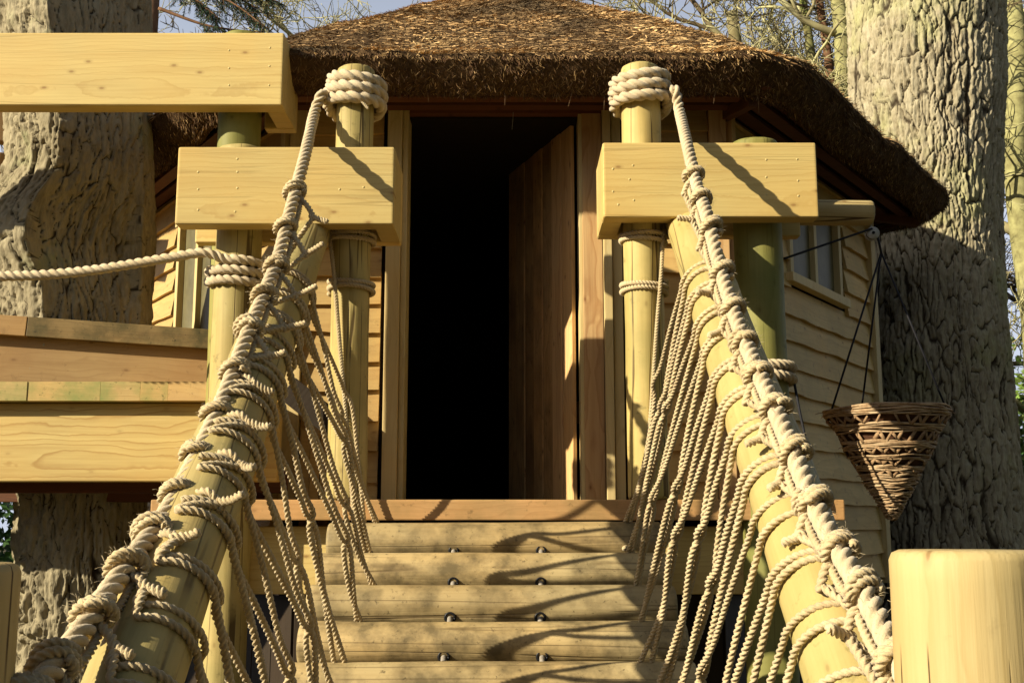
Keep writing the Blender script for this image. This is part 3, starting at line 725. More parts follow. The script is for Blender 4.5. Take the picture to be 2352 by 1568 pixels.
# far beam ends at the left edge, beyond the oak
fb = thing('timber_beam', W(-60, 300, 7.6), 'beam beyond the oak at the left edge of the picture, seen from below', 'beam')
span_box('front_board', W(-400, 215, 7.3), W(160, 318, 7.9), .26, .10, M_fascia, fb, .01)
fb2 = thing('timber_beam', W(10, 397, 7.0), 'sawn beam end pointing at the viewer low at the left edge beside the oak', 'beam')
span_box('front_board', W(14, 397, 7.0), W(-60, 420, 8.2), .25, .11, M_fascia, fb2, .01)

# ------------------------------------------------------------------ coils of rope round the posts
def coil(c, py, r, turns, R, pitch, label, mat, big, a0=-PI/2, drop=None, group=None, tail=None, Y=PY, lead=None, parent_name='rope_coil', wobble=.004, seed=0):
    z = W(1176, py, Y-r).z; drop = drop if drop is not None else 2*R*.97
    H = helix((c.x, c.y, z), r+R*.9, turns, drop, a0)
    H = [h + Vector((0, 0, wobble*math.sin(k*.37+seed))) for k, h in enumerate(H)]
    if tail: H = H + [Vector(p) for p in tail]
    if lead: H = [Vector(p) for p in lead] + H
    pts = catmull(H[::2] if len(H) > 12 else H, 3)
    t = rope(parent_name, pts, R, pitch, mat, None, Vector((c.x, c.y, z)), label=label, cat='rope', group=group, big=big, seed=seed)
    return t
coil(cL, 640, .088, 2.1, .0125, .045, 'thin rope wound twice round the left door post halfway up', M_rope_t, False, a0=PI*.9, group='thin rope bands on the door posts', seed=1)
coil(cR, 640, .090, 2.1, .0125, .045, 'thin rope wound twice round the right door post halfway up', M_rope_t, False, a0=-PI*.1, group='thin rope bands on the door posts', seed=2)
coil(cL, 528, .088, 2.1, .0125, .045, 'thin rope wound round the left door post tight under the short beam', M_rope_t, False, a0=PI*.9, group='thin rope bands on the door posts', seed=3)
coil(cR, 524, .090, 2.1, .0125, .045, 'thin rope wound round the right door post tight under the short beam', M_rope_t, False, a0=-PI*.1, group='thin rope bands on the door posts', seed=4)
coil(cRo, 820, .109, 2.0, .024, .085, 'double turn of thick rope round the green stained post at the right', M_rope, True, a0=PI*.3, seed=5)
# the sagging rope on the left with its coil
za = W(543, 594, PY-.1).z
H = helix((cLo.x, cLo.y, za), .104+.022, 2.85, .047, -PI*.80)
sag = [W(x_, y_, 4.88) for x_, y_ in ((-260, 618), (-120, 634), (0, 634), (100, 631), (200, 622), (300, 607), (400, 590), (470, 580))]
rope('sagging_rope', catmull(sag+H[3::2], 5), .0235, .115, M_rope, None, (cLo.x, cLo.y, za), label='thick cream rope sagging in from the left edge and wound round a post', cat='rope', big=True)

# ------------------------------------------------------------------ bridge
SX0, SX1, SY0, SDY, SDZ, SR = -.775, .640, 4.88, .203, .1215, .082
LOGTOP0 = W(1176, 1199, SY0).z
NLOG = 14
ords = ['topmost', 'second', 'third', 'fourth', 'fifth', 'sixth', 'seventh', 'eighth', 'ninth', 'tenth', 'eleventh', 'twelfth', 'thirteenth', 'lowest']
stepc = []
protos = {}
for k in range(NLOG):
    y_ = SY0 - SDY*k; z_ = LOGTOP0 - SR - SDZ*k; jit = random.uniform(-.012, .012)
    stepc.append(Vector(((SX0+SX1)/2, y_, z_)))
    t = thing('step_log', (SX0+jit, y_, z_), '%s round step log counting down from the door sill' % ords[k], 'log step', 'round step logs of the rope bridge')
    put('log_body', log_mesh(SX1-SX0, SR, 48, .014, 22, .0035, 30+k), M_step, t, Matrix.Translation(Vector((SX0+jit, y_, z_))) @ Matrix.Rotation(PI/2, 4, 'Y') @ RZ(k*1.3))
    for xx in (-.235, .118):
        xx += random.uniform(-.012, .012)
        # black hose grommet with the pale cable inside, on the front of the log
        cz = z_ + SR - SDZ + .002; cy = y_ - math.sqrt(max(SR**2-(cz-z_)**2, 0))
        acc = Acc(); ring = [Vector((xx+.018*math.cos(a), cy-.002, cz+.003+.018*math.sin(a))) for a in np.linspace(0, 2*PI, 25)]
        add_tube(acc, ring, .0052, 6); p = Vector((xx, cy, cz))
        put('rubber_grommet', acc.mesh(p), M_black, t, Matrix.Translation(p))
        acc = Acc(); add_tube(acc, [(xx, cy+.03, cz), (xx, cy-.003, cz-.001), (xx, cy-.02, cz-.014), (xx, cy-.05, cz-.034)], .0105, 10)
        put('cable_end', acc.mesh(p), M_cable, t, Matrix.Translation(p))
# the two sloping handrail poles
railL = (W(722, 500, 5.16), W(255, 1700, 2.25)); railR = (W(1566, 478, 5.16), W(2005, 1700, 2.28))
rails = []
for (a, b), lb, sd_ in ((railL, 'sloping debarked handrail pole on the left side of the rope bridge', 41), (railR, 'sloping debarked handrail pole on the right side of the rope bridge', 42)):
    t = thing('handrail_pole', b, lb, 'handrail', 'sloping handrail poles of the bridge')
    log_between('pole_shaft', b, a, .098, M_rail, t, seed=sd_, wob=.006, spin=2.0)
    rails.append((a, b))
RR = .098
def rail_at(side, Y):
    a, b = rails[side]; t = (Y-a.y)/(b.y-a.y); return a.lerp(b, t)
# main hand ropes
XL, XR = -.845, .712
ML = [(640, 590), (618, 650), (572, 758), (500, 945), (400, 1150), (282, 1312), (150, 1500), (60, 1600)]
MR = [(1625, 500), (1655, 620), (1702, 762), (1790, 962), (1882, 1182), (1985, 1362), (2052, 1492), (2120, 1620)]
ML3 = [W(742, 215, 4.93), W(722, 262, 4.90), WX(700, 360, -.86), WX(668, 480, -.85)] + [WX(x_, y_, XL) for x_, y_ in ML]
MR3 = [W(1548, 205, 4.93), W(1562, 262, 4.88), WX(1580, 340, .725), WX(1602, 430, .718)] + [WX(x_, y_, XR) for x_, y_ in MR]
def coil_pts(c, pytop, r, R, turns, a0, sgn):
    z = W(1176, pytop, PY-r).z; out = []
    n = 26
    for i_ in range(int(turns*n)+1):
        a = a0 + sgn*2*PI*i_/n
        bulge = .010*math.sin(PI*min(1, i_/(turns*n)))
        out.append(Vector((c.x+(r+R*.9+bulge)*math.cos(a), c.y+(r+R*.9+bulge)*math.sin(a), z-2*R*.88*i_/n + .006*math.sin(i_*.5))))
    return out
RM = .0245
cpl = coil_pts(cL, 171, .088, RM*1.17, 3.05, PI*.9, 1)     # ends at the left of the post
cpr = coil_pts(cR, 166, .090, RM*1.17, 3.05, PI*.1, -1)
def build_net(side):
    cp_, M3 = (cpl, ML3) if side == 0 else (cpr, MR3)
    sgn = 1 if side == 0 else -1                 # towards the middle of the bridge
    lab = ('knotted hemp rope net with its thick hand rope on the left side of the bridge', 'knotted hemp rope net with its thick hand rope on the right side of the bridge')[side]
    base = M3[-1]; t = thing('rope_net', base, lab, 'rope net', 'knotted rope nets of the bridge')
    head = catmull(cp_[::2] + [cp_[-1]+(M3[0]-cp_[-1])*.5], 3); line = catmull([cp_[-1]+(M3[0]-cp_[-1])*.15] + M3, 14)
    rope('post_coil', head, RM*1.17, .165, M_rope, t, big=True, hand=1, seed=side)
    rope('hand_rope', line, RM*1.04, .124, M_rope, t, big=2, hand=1, seed=side)
    A, q = resample(catmull(M3[2:], 30), .004); T, N, B = frames(A)
    # knots: spaced in depth like the logs
    ys = [4.30-.178*k for k in range(14)]
    kn = []
    for k, y_ in enumerate(ys):
        idx = int(np.argmin(np.abs(A[:, 1]-y_))); kn.append(idx)
        acc = Acc(); P = []
        tl, n0, b0 = Vector(A[idx]), Vector(N[idx]), Vector(B[idx]); tt = Vector(T[idx])
        rr = RM+.0085; ph0 = random.uniform(0, 6); ks_ = random.uniform(.7, 1.5)
        for i_ in range(42):
            a = ph0 + 2*PI*i_/20.0
            ax_ = (-.012 + .024*i_/41) + .013*math.sin(a+.4)
            lump = 1.0 + .22*max(0, math.sin(a*1.0+k))
            P.append(tl + tt*ax_*ks_ + (n0*math.cos(a) + b0*math.sin(a))*rr*lump)
        add_rope(acc, P, .0118, .044, seed=k)
        # crossing turn over the two
        P = [tl + tt*(-.024+.048*i_/14) + (n0*math.cos(ph0+.3+i_*.19) + b0*math.sin(ph0+.3+i_*.19))*(rr+.011*math.sin(PI*i_/14)) for i_ in range(15)]
        add_rope(acc, P, .0112, .044, seed=k+50)
        put('knot', acc.mesh(base), M_rope_t, t, Matrix.Translation(base))
    # the thin line laced along under the hand rope from knot to knot
    P = []
    for k in range(len(kn)-1):
        i0, i1 = kn[k], kn[k+1]
        for f in (0, .25, .5, .75):
            ii = int(i0+(i1-i0)*f); dn = .031 + .008*math.sin(PI*f)
            down = Vector((sgn*.55, 0, -1)).normalized(); tv = Vector(T[ii]); down = (down - tv*down.dot(tv)).normalized()
            P.append(Vector(A[ii]) + down*dn)
    rope('lacing_line', catmull(P, 6), .0110, .05, M_rope_t, t, seed=9)
    # strands
    RS_ = .0108
    xatt = -.575 if side == 0 else .485
    Tn = []; Rl = []
    up = Vector((0, -.5, .87)).normalized()
    for k in range(len(kn)+1):
        kk = min(max(k-1, 0), NLOG-1); c = stepc[kk]; Tn.append(Vector((xatt+random.uniform(-.03, .03), c.y+.01 - (.203 if k > NLOG-1 else 0), c.z+SR*.78)))
    def railwrap(Y, a0, a1, n=5):
        c = rail_at(side, Y); ax_ = (rails[side][0]-rails[side][1]).normalized()
        upn = (Vector((0, 0, 1)) - ax_*ax_.z).normalized(); inn = ax_.cross(upn); 
        if inn.x*sgn < 0: inn = -inn
        return [c + (inn*math.cos(a) + upn*math.sin(a))*(RR+.0115) for a in np.linspace(a0, a1, n)]
    K = [Vector(A[i_]) for i_ in kn]
    mids = []
    for k in range(len(kn)):
        ya = K[k].y-.02; yb = (K[k+1].y if k+1 < len(kn) else ya-.18)
        w0 = railwrap((ya+yb)/2, .0, -.1, 2)[0]; tt = (Tn[k]+Tn[k+1])/2
        f_ = .48 + random.uniform(-.17, .17)
        mids.append(w0.lerp(tt, f_) + Vector((sgn*random.uniform(-.01, .03), random.uniform(-.03, .03), -.03 + random.uniform(-.03, .03))))
    for k in range(len(kn)):
        down = Vector((sgn*.45, -.1, -1)).normalized()
        rt = rail_at(side, K[k].y-.05); gap_ = max(.060 if side == 0 else .035, min(.10 if side == 0 else .065, (K[k].z - rt.z - RR)*.7))
        F_ = K[k] + down*(RM+gap_) + Vector((sgn*(.030 if side == 0 else .01), -.02, 0))
        a_, b_2 = rails[side]; ad = (a_-b_2).normalized()
        def clear(p_, extra=.014):
            foot = b_2 + ad*((p_-b_2).dot(ad)); off_ = p_-foot
            return p_ if off_.length > RR+extra else foot + off_.normalized()*(RR+extra)
        F_ = clear(F_)
        rope('drop_rope', catmull([K[k]+down*RM*.6, clear(K[k].lerp(F_, .55)+Vector((sgn*.006, 0, 0))), F_, clear(F_+down*.015)], 6), .0118, .05, M_rope_t, t, seed=k)
        for w_ in (0, 1):
            mi = k if w_ == 0 else k-1
            mid = mids[0] + Vector((0, .19, .11)) if mi < 0 else mids[mi]
            tgt = (Tn[min(k+1, len(Tn)-1)] if w_ == 0 else Tn[k]) + Vector((random.uniform(-.02, .02), 0, 0))
            yy = F_.y + (-.022 if w_ == 0 else .020) + random.uniform(-.014, .014)
            wr = railwrap(yy, 1.70 + random.uniform(-.15, .1), (-.10 if w_ == 0 or side == 1 else -.60), 6)
            wr = [p + Vector((0, (.05 if w_ else .014)*q_/5., 0)) for q_, p in enumerate(wr)]
            offx = .0105*(1 if w_ == 0 else -1)
            pth = [F_, F_.lerp(wr[0], .6) + Vector((0, 0, .008))] + wr
            last = wr[-1]
            pth += [last.lerp(mid, .35) + Vector((sgn*.006, 0, -.016)), last.lerp(mid, .75) + Vector((sgn*.003, 0, -.018)), mid + Vector((offx, offx*.8, 0)),
                    mid.lerp(tgt, .12) + Vector((-offx, -offx*.8, 0)), mid.lerp(tgt, .5) + Vector((random.uniform(-.012, .012), random.uniform(-.015, .015), -.026)), tgt + Vector((offx, 0, .0)), tgt + Vector((offx*.8, .012, -.035))]
            rope('strand', catmull(pth, 8), RS_ + random.uniform(-.0010, .0010), .052, M_rope_t, t, seed=k*2+w_, hand=1)
        d = Vector((sgn*random.uniform(.5, 1), random.uniform(-.7, .1), random.uniform(-.6, .35))).normalized()
        L_ = random.uniform(.035, .062)
        if side == 0: L_ *= 1.35
        if side == 0 or random.random() < .6: rope('rope_tail', [clear(F_-d*.02, .018), clear(F_+d*L_*.5, .020), clear(F_+d*L_+Vector((0, 0, .004)), .024)], .0128, .038, M_rope_t, t, seed=k)
    # loose fibres standing off the ropes
    rs_ = random.Random(side+70); acc = Acc()
    for q_ in range(900):
        if rs_.random() < .65:
            ii = kn[rs_.randrange(len(kn))] + rs_.randint(-6, 6); ii = max(0, min(len(A)-1, ii)); r0 = RM+.018
        else: ii = rs_.randrange(40, len(A)-1); r0 = RM
        a = rs_.uniform(0, 2*PI); nrm_ = Vector(N[ii])*math.cos(a) + Vector(B[ii])*math.sin(a)
        p = Vector(A[ii]) + nrm_*r0; d = (nrm_ + Vector(T[ii])*rs_.gauss(0, .7)).normalized(); l_ = rs_.uniform(.006, .02)
        add_tube(acc, [p, p+d*l_*.6, p+d*l_+Vector((rs_.uniform(-.004, .004), 0, rs_.uniform(-.005, .003)))], .0005, 3, .0003)
    put('loose_fibre', acc.mesh(base), M_rope_t, t, Matrix.Translation(base), kind='stuff')
    # strays
    return t
netL = build_net(0); netR = build_net(1)
# thin hanging ropes beside the door posts
rope('hanging_rope', catmull([W(x_, y_, Y_) for x_, y_, Y_ in ((757, 536, 4.96), (768, 640, 4.92), (778, 760, 4.92), (795, 960, 4.92), (806, 1090, 4.90), (815, 1190, 4.86), (842, 1262, 4.80))], 8), .0105, .040, M_rope_t, None, W(800, 1180, 4.9),
     label='thin rope hanging down in front of the left door post to the top log', cat='rope', group='thin ropes hanging by the door posts')
rope('hanging_rope', catmull([W(x_, y_, Y_) for x_, y_, Y_ in ((1524, 530, 4.96), (1518, 640, 4.92), (1508, 760, 4.92), (1494, 960, 4.92), (1482, 1090, 4.90), (1468, 1200, 4.86), (1432, 1262, 4.80))], 8), .0105, .040, M_rope_t, None, W(1480, 1180, 4.9),
     label='thin rope hanging down in front of the right door post to the top log', cat='rope', group='thin ropes hanging by the door posts')

# ------------------------------------------------------------------ raised platforms on the left
pf = thing('raised_platform', (-1.9, 5.7, 0), 'raised platform at the left edge with mossy green board ends over a pale fascia', 'platform')
z0, z1 = W(0, 920, 5.30).z, W(0, 876, 5.30).z
edges = [-420, -200, 62, 230, 322, 386, 508]
cols = [M_mossend]*5 + [M_plainend]
for k in range(6):
    x0, x1 = W(edges[k], 900, 5.30).x, W(edges[k+1], 900, 5.30).x
    o_ = box('deck_board', ((x0+x1)/2, 5.30+.11+random.uniform(-.003, .003), (z0+z1)/2), (x1-x0-.001, .22, z1-z0), cols[k], pf, None, .001)
fx0, fx1 = W(-450, 1000, 5.37).x, W(640, 1000, 5.37).x
fz0, fz1 = W(0, 1106, 5.37).z, z0-.002
box('fascia_board', ((fx0+fx1)/2, 5.41, (fz0+fz1)/2), (fx1-fx0, .08, fz1-fz0), M_beam2, pf, None, .010, 3)
box('floor_joist', ((fx0+fx1)/2, 5.60, fz0-.03+.06), (fx1-fx0, .07, .15), M_soffit, pf, None, .004)
box('floor_joist', ((fx0+fx1)/2, 5.95, fz0-.0+.02), (fx1-fx0, .07, .20), M_soffit, pf, None, .004)
for (ax0, ax1, ay0, ay1) in ((-6.0, -2.86, 5.54, 7.4), (-1.98, -1.25, 5.54, 6.1), (-2.84, -2.0, 6.62, 7.4)):
    nb_ = max(1, int(round((ax1-ax0)/.20))); ww = (ax1-ax0)/nb_
    for q_ in range(nb_): box('deck_board', (ax0+ww*(q_+.5), (ay0+ay1)/2, (z0+z1)/2-.01), (ww-.006, ay1-ay0, .05), M_fascia, pf, None, .004)
# rear platform
pf2 = thing('raised_platform', (-2.2, 5.7, 0), 'rear raised platform at the left with a dark weathered edge before the oak trunk', 'platform')
ea = [W(x_, 748+x_*.07-26, 5.56+.20*(x_+420)/910) for x_ in (-420, -190, 66, 496)]
for k in range(3):
    a, b = ea[k], ea[k+1]
    dn = Vector((0, 0, -.055)); 
    span_box('deck_board', a+dn + (b-a)*.003, b+dn - (b-a)*.003, .100, .05, [M_darkend, M_fascia, M_darkend][k], pf2, .003)
span_box('fascia_board', ea[0]+Vector((0, .06, -.24)), ea[-1]+Vector((0, .06, -.225)), .29, .06, M_fascia, pf2, .006)
# side return below the siding left of the door post
box('brace', W(735, 950, 5.7), (.42, .06, .13), M_nearblack, deck, Matrix.Rotation(math.radians(38), 4, 'Y'), .004)
for k, x_ in enumerate((702, 724, 747)):
    a = W(x_, 985+k*8, 5.78); box('skirt_board', (a.x, 5.80, (a.z+1.7)/2), (.048, .03, a.z-1.7), M_side, deck, None, .003)

# ------------------------------------------------------------------ near gate posts
for px_, Y_, r_, lb, sd_ in ((-100, 2.0, .105, 'pale round post cut off by the lower left edge of the picture', 61), (2216, 1.95, .124, 'broad pale round post close up in the lower right corner', 62)):
    top = W(px_, 1292 if sd_ == 61 else 1262, Y_)
    t = thing('near_post', (top.x, Y_, 0), lb, 'post', 'pale posts at the foot of the bridge')
    put('post_shaft', log_mesh(top.z, r_, 72, .017, 26, .002, sd_), M_fore, t, Matrix.Translation(Vector((top.x, Y_, 0))) @ RZ(1.7))

# ------------------------------------------------------------------ pulley, cords, basket
pc = W(2003, 537, 5.16)
pl = thing('pulley', pc, 'small pulley hanging at the end of the short round timber with black cords', 'pulley')
acc = Acc()
for y_ in (-.016, .016): add_tube(acc, [pc+Vector((0, y_-.003, 0)), pc+Vector((0, y_+.003, 0))], .030, 18)
put('cheek_plate', acc.mesh(pc, False), M_steel, pl, Matrix.Translation(pc))
acc = Acc(); add_tube(acc, [pc+Vector((0, -.012, 0)), pc+Vector((0, .012, 0))], .024, 18); put('sheave', acc.mesh(pc), M_black, pl, Matrix.Translation(pc))
acc = Acc(); add_tube(acc, [pc+Vector((0, -.026, 0)), pc+Vector((0, .026, 0))], .007, 8); put('axle', acc.mesh(pc), M_black, pl, Matrix.Translation(pc))
acc = Acc(); add_tube(acc, [pc+Vector((0, 0, .028)), pc+Vector((-.01, 0, .055)), pc+Vector((-.03, 0, .07))], .006, 8); put('hook', acc.mesh(pc), M_steel, pl, Matrix.Translation(pc))
acc = Acc()
add_tube(acc, [pc+Vector((-.005, -.02, .02)), W(1900, 560, 5.08), W(1801, 594, 5.0)], .0052, 6, curve=True)
put('tied_cord', acc.mesh(pc), M_cord, pl, Matrix.Translation(pc))
bk_top = W(2036, 942, 5.25); BR = .268
jn = W(2024, 580, 5.20)
acc = Acc(); add_tube(acc, [pc+Vector((.024, 0, -.01)), pc+Vector((.03, 0, -.04)), jn+Vector((0, 0, .0))], .006, 6); put('drop_cord', acc.mesh(pc), M_cord, pl, Matrix.Translation(pc))
cd = thing('loose_cord', W(1850, 1000, 4.97), 'black cord running down beside the green post past the coil', 'cord')
acc = Acc(); b_ = W(1850, 1000, 4.97); add_tube(acc, [W(1822, 866, 4.99), W(1838, 950, 4.96), W(1858, 1040, 4.94), W(1883, 1135, 4.93), W(1888, 1160, 4.93)], .0062, 6, curve=True)
put('cord_line', acc.mesh(b_), M_cord, cd, Matrix.Translation(b_))
bk = thing('hanging_basket', (bk_top.x, bk_top.y, bk_top.z-.52), 'cone shaped woven vine basket hanging on black cords before the big trunk', 'basket')
bl = Vector((bk_top.x, bk_top.y, bk_top.z))
BH = bk_top.z - W(2040, 1192, 5.25).z
def brad(h): # h 0 top .. 1 tip
    return BR*(1-h)**.92*(1 + .03*math.sin(h*20)) + .012
acc = Acc()
hs = np.linspace(0, 1, 24); th = np.linspace(0, 2*PI, 40, endpoint=False)
V = []; F = []
for h in hs:
    for a in th: V.append((bl.x+(brad(h)-.012)*math.cos(a), bl.y+(brad(h)-.012)*math.sin(a), bl.z-h*BH))
for i_ in range(23):
    for j_ in range(40): F.append((i_*40+j_, i_*40+(j_+1) % 40, (i_+1)*40+(j_+1) % 40, (i_+1)*40+j_))
put('lining', local(mesh_from(V, F), bl), M_wickerd, bk, Matrix.Translation(bl))
rs = random.Random(3)
bands = [0, .022, .044, .066, .16, .185, .21, .31, .335, .36, .435, .46, .53, .555, .60, .63, .66, .69, .72, .75, .78, .81, .84, .87, .90, .93, .955, .98]
for h in bands:
    acc = Acc()
    for q_ in range(2):
        P = []
        ph = rs.uniform(0, 6); 
        for i_ in range(49):
            a = 2*PI*i_/48; hh_ = h + .007*math.sin(a*2+ph) + .006*math.sin(a*5+ph*2)+ q_*.012
            r_ = brad(min(hh_, 1)) + .004 + .0035*math.sin(a*7+ph)
            P.append((bl.x+r_*math.cos(a), bl.y+r_*math.sin(a), bl.z-hh_*BH))
        add_tube(acc, P, rs.uniform(.0042, .0062), 5)
    put('woven_band', acc.mesh(bl), M_wicker, bk, Matrix.Translation(bl))
for g0, g1, n_ in ((.076, .155, 30), (.22, .305, 26), (.37, .43, 22), (.47, .525, 18), (.565, .60, 14)):
    acc = Acc(); P = []
    for i_ in range(2*n_+1):
        a = PI*i_/n_; hh_ = (g0 if i_ % 2 else g1) + rs.uniform(-.022, .022); r_ = brad(min(hh_, 1)) + .002 + rs.uniform(0, .006)
        P.append(Vector((bl.x+r_*math.cos(a), bl.y+r_*math.sin(a), bl.z-hh_*BH)))
    for i_ in range(len(P)-1):
        if rs.random() < .25: continue
        a, b = P[i_], P[i_+1]; d = (b-a).normalized(); out = Vector((a.x-bl.x, a.y-bl.y, 0)).normalized(); sd2 = d.cross(out)*rs.uniform(.006, .011)
        Vq = np.array([tuple(a-sd2), tuple(a+sd2), tuple(b+sd2*.7), tuple(b-sd2*.7)]); Vq2 = Vq + np.array(tuple(out*.003))
        Vv = np.vstack([Vq, Vq2]); Fq = np.array([(0, 1, 2, 3), (7, 6, 5, 4), (0, 4, 5, 1), (1, 5, 6, 2), (2, 6, 7, 3), (3, 7, 4, 0)])
        acc.add(Vv, Fq)
    put('zigzag_strip', acc.mesh(bl, False), M_chip, bk, Matrix.Translation(bl), kind='stuff')
acc = Acc()
for k in range(44):   # stray vine ends
    a = rs.uniform(0, 2*PI); h = rs.choice([0, .02, .05, .2, .33, .45, .6, .75]); r_ = brad(h)
    p = Vector((bl.x+r_*math.cos(a), bl.y+r_*math.sin(a), bl.z-h*BH)); d = Vector((math.cos(a)*.6+rs.uniform(-.6, .6), math.sin(a)*.6, rs.uniform(-.5, .4)))*.04
    add_tube(acc, [p, p+d*.6, p+d+Vector((0, 0, -.004))], .0022, 4, .0012)
put('stray_vine', acc.mesh(bl), M_wicker, bk, Matrix.Translation(bl), kind='stuff')
for a in (PI*1.03, -.25, PI*.55):
    acc = Acc(); p = Vector((bl.x+BR*.98*math.cos(a), bl.y+BR*.98*math.sin(a), bl.z-.0)); add_tube(acc, [jn, jn.lerp(p, .5), p], .0050, 6)
    put('hanger_cord', acc.mesh(bl), M_cord, bk, Matrix.Translation(bl))

# ------------------------------------------------------------------ big trunks
def trunk_mesh(prof, Y, loc, z0, z1, seed, plate=(.075, .20), depth=.03, dz=.011, lean=None, front=(PI*.9, PI*2.1), lump=.05, rough=.006, fold=0, cw=.30, nfl=0, vary=.7, facet=None, midk=1.2):
    """prof: list of (z, xcentre, radius); real relief: bark plates with cracks between"""
    zs = np.arange(z0, z1, dz)
    pz = [p[0] for p in prof]; xc = np.interp(zs, pz, [p[1] for p in prof]); rr = np.interp(zs, pz, [p[2] for p in prof])
    k_ = np.ones(25)/25; xc = np.convolve(np.pad(xc, 12, 'edge'), k_, 'valid'); rr = np.convolve(np.pad(rr, 12, 'edge'), k_, 'valid')
    rm = rr.mean()
    nf = int((front[1]-front[0])*rm/dz); th = np.concatenate([np.linspace(front[0], front[1], nf, endpoint=False), np.linspace(front[1], front[0]+2*PI, 40, endpoint=False)])
    n = len(th); T, Z = np.meshgrid(th, zs); R = np.repeat(rr[:, None], n, 1)
    cxs, sns = np.cos(T), np.sin(T)
    lum = fbm(cxs*1.6, sns*1.6, Z*.9, seed, 3)
    R = R*(1 + lump*lum)
    if facet:
        tA, rA, tB, rB, zf = facet
        ax_, ay_, bx_, by_ = rA*math.cos(tA), rA*math.sin(tA), rB*math.cos(tB), rB*math.sin(tB)
        nx_, ny_ = by_-ay_, -(bx_-ax_); dd_ = nx_*ax_ + ny_*ay_
        Rc = rm*dd_/np.where(np.abs(nx_*cxs+ny_*sns) < 1e-6, 1e-6, nx_*cxs+ny_*sns)
        Tm = (T+PI) % (2*PI) - PI; inside = (Tm > tA) & (Tm < tB)
        kz = sstep(zf-.25, zf+.1, Z); lob = 1 + (rA-1)*np.exp(-((Tm-tA)/.35)**2)
        Rf = np.where(inside, Rc*(1+lump*.6*lum), R*lob)
        R = R*(1-kz) + Rf*kz
    U = T*rm
    # the seam of the pattern lies at the back
    wx = .022*fbm(U*5, Z*3, U*0, seed+3, 3) + .007*fbm(U*34, Z*14, U*0, seed+13, 3); wz = .05*fbm(U*5, Z*3, U*0+7, seed+4, 3) + .022*fbm(U*30, Z*16, U*0+3, seed+14, 3)
    f1, f2, cid = worley((U+wx)/plate[0], (Z+wz)/plate[1], seed+5)
    n1 = np.abs(vnoise((U+wx*1.8)/plate[0]*.95, (Z+wz*.5)/plate[1]*.30, U*0, seed+7))
    n2 = np.abs(vnoise((U+wx)/plate[0]*1.7, (Z+wz)/plate[1]*1.1, U*0, seed+8))
    d1 = np.minimum(sstep(-.02 if cw > .2 else 0, cw, f2-f1), nfl+(1-nfl)*sstep(.0, cw*.8, n1))
    d2 = sstep(.0, .30, n2)
    fine = fbm(U*45, Z*22, U*0, seed+9, 3); mid = fbm(U*16, Z*7, U*0, seed+10, 2)
    disp = depth*(d1*(1-vary/2+vary*cid) - 1) + depth*.22*(d2-1)*d1 + rough*fine + rough*midk*mid*d1
    disp = disp + .010*np.abs(vnoise((U+wx)*34, Z*4.2, U*0, seed+21)) + .005*vnoise((U+wx)*70, Z*11, U*0, seed+22)
    if fold: disp = disp + fold*np.abs(vnoise(U*7+wx*30, Z*5+wz*20, U*0, seed+12))*4*np.exp(-((U-front[0]*rm-.35)/.35)**2)
    R = R + disp
    V = np.stack([xc[:, None]+R*cxs, Y+R*sns, Z], -1).reshape(-1, 3) - np.array(tuple(loc))
    m = len(zs); i, j = np.meshgrid(np.arange(m-1), np.arange(n), indexing='ij')
    Q = np.stack([i*n+j, i*n+(j+1) % n, (i+1)*n+(j+1) % n, (i+1)*n+j], -1).reshape(-1, 4)
    return mesh_np(V, Q, True, (d1*(.6+.4*d2)).ravel())
def prof_from(px_list, Y):
    out = []
    for py, xl, xr in sorted(px_list, key=lambda q: -q[0]):
        a, b = W(xl, py, Y), W(xr, py, Y); out.append((a.z, (a.x+b.x)/2, (b.x-a.x)/2))
    return out
YB = 9.05
pr = prof_from([(-200, 1945, 2292), (0, 1950, 2296), (200, 1955, 2294), (400, 1975, 2290), (600, 1990, 2290), (800, 1992, 2306), (1000, 1992, 2325), (1200, 1985, 2345), (1350, 1970, 2385), (1600, 1935, 2450), (1812, 1880, 2540)], YB)
loc = Vector((pr[0][1], YB, 0))
tr = thing('oak_tree', loc, 'massive pale barked trunk rising behind the right end of the treehouse', 'tree')
put('trunk', trunk_mesh(pr, YB, loc, -.05, 6.6, 101, (.066, .27), .025, .0084, lump=.03, rough=.006, cw=.17, vary=.45, midk=.5), M_bark, tr, Matrix.Translation(loc))
YA = 6.16
pr = prof_from([(-200, 30, 330), (0, 8, 338), (100, 20, 342), (260, 42, 338), (400, 46, 340), (470, 20, 342), (530, -40, 342), (600, -60, 340), (650, -25, 336), (700, 2, 336), (760, 5, 336), (1150, 52, 330), (1300, 52, 330), (1568, 48, 335), (1980, 30, 360)], YA)
loc = Vector((pr[0][1], YA, 0))
tl = thing('oak_tree', loc, 'swollen mossy oak trunk passing up through the left platform', 'tree')
put('trunk', trunk_mesh(pr, YA, loc, -.05, 5.6, 202, (.050, .27), .015, .0064, lump=.04, fold=.016, rough=.0035, cw=.09, nfl=0, vary=.3, midk=.4, facet=(math.radians(-88), 1.13, math.radians(-14), 1.04, 2.35)), M_barkl, tl, Matrix.Translation(loc))

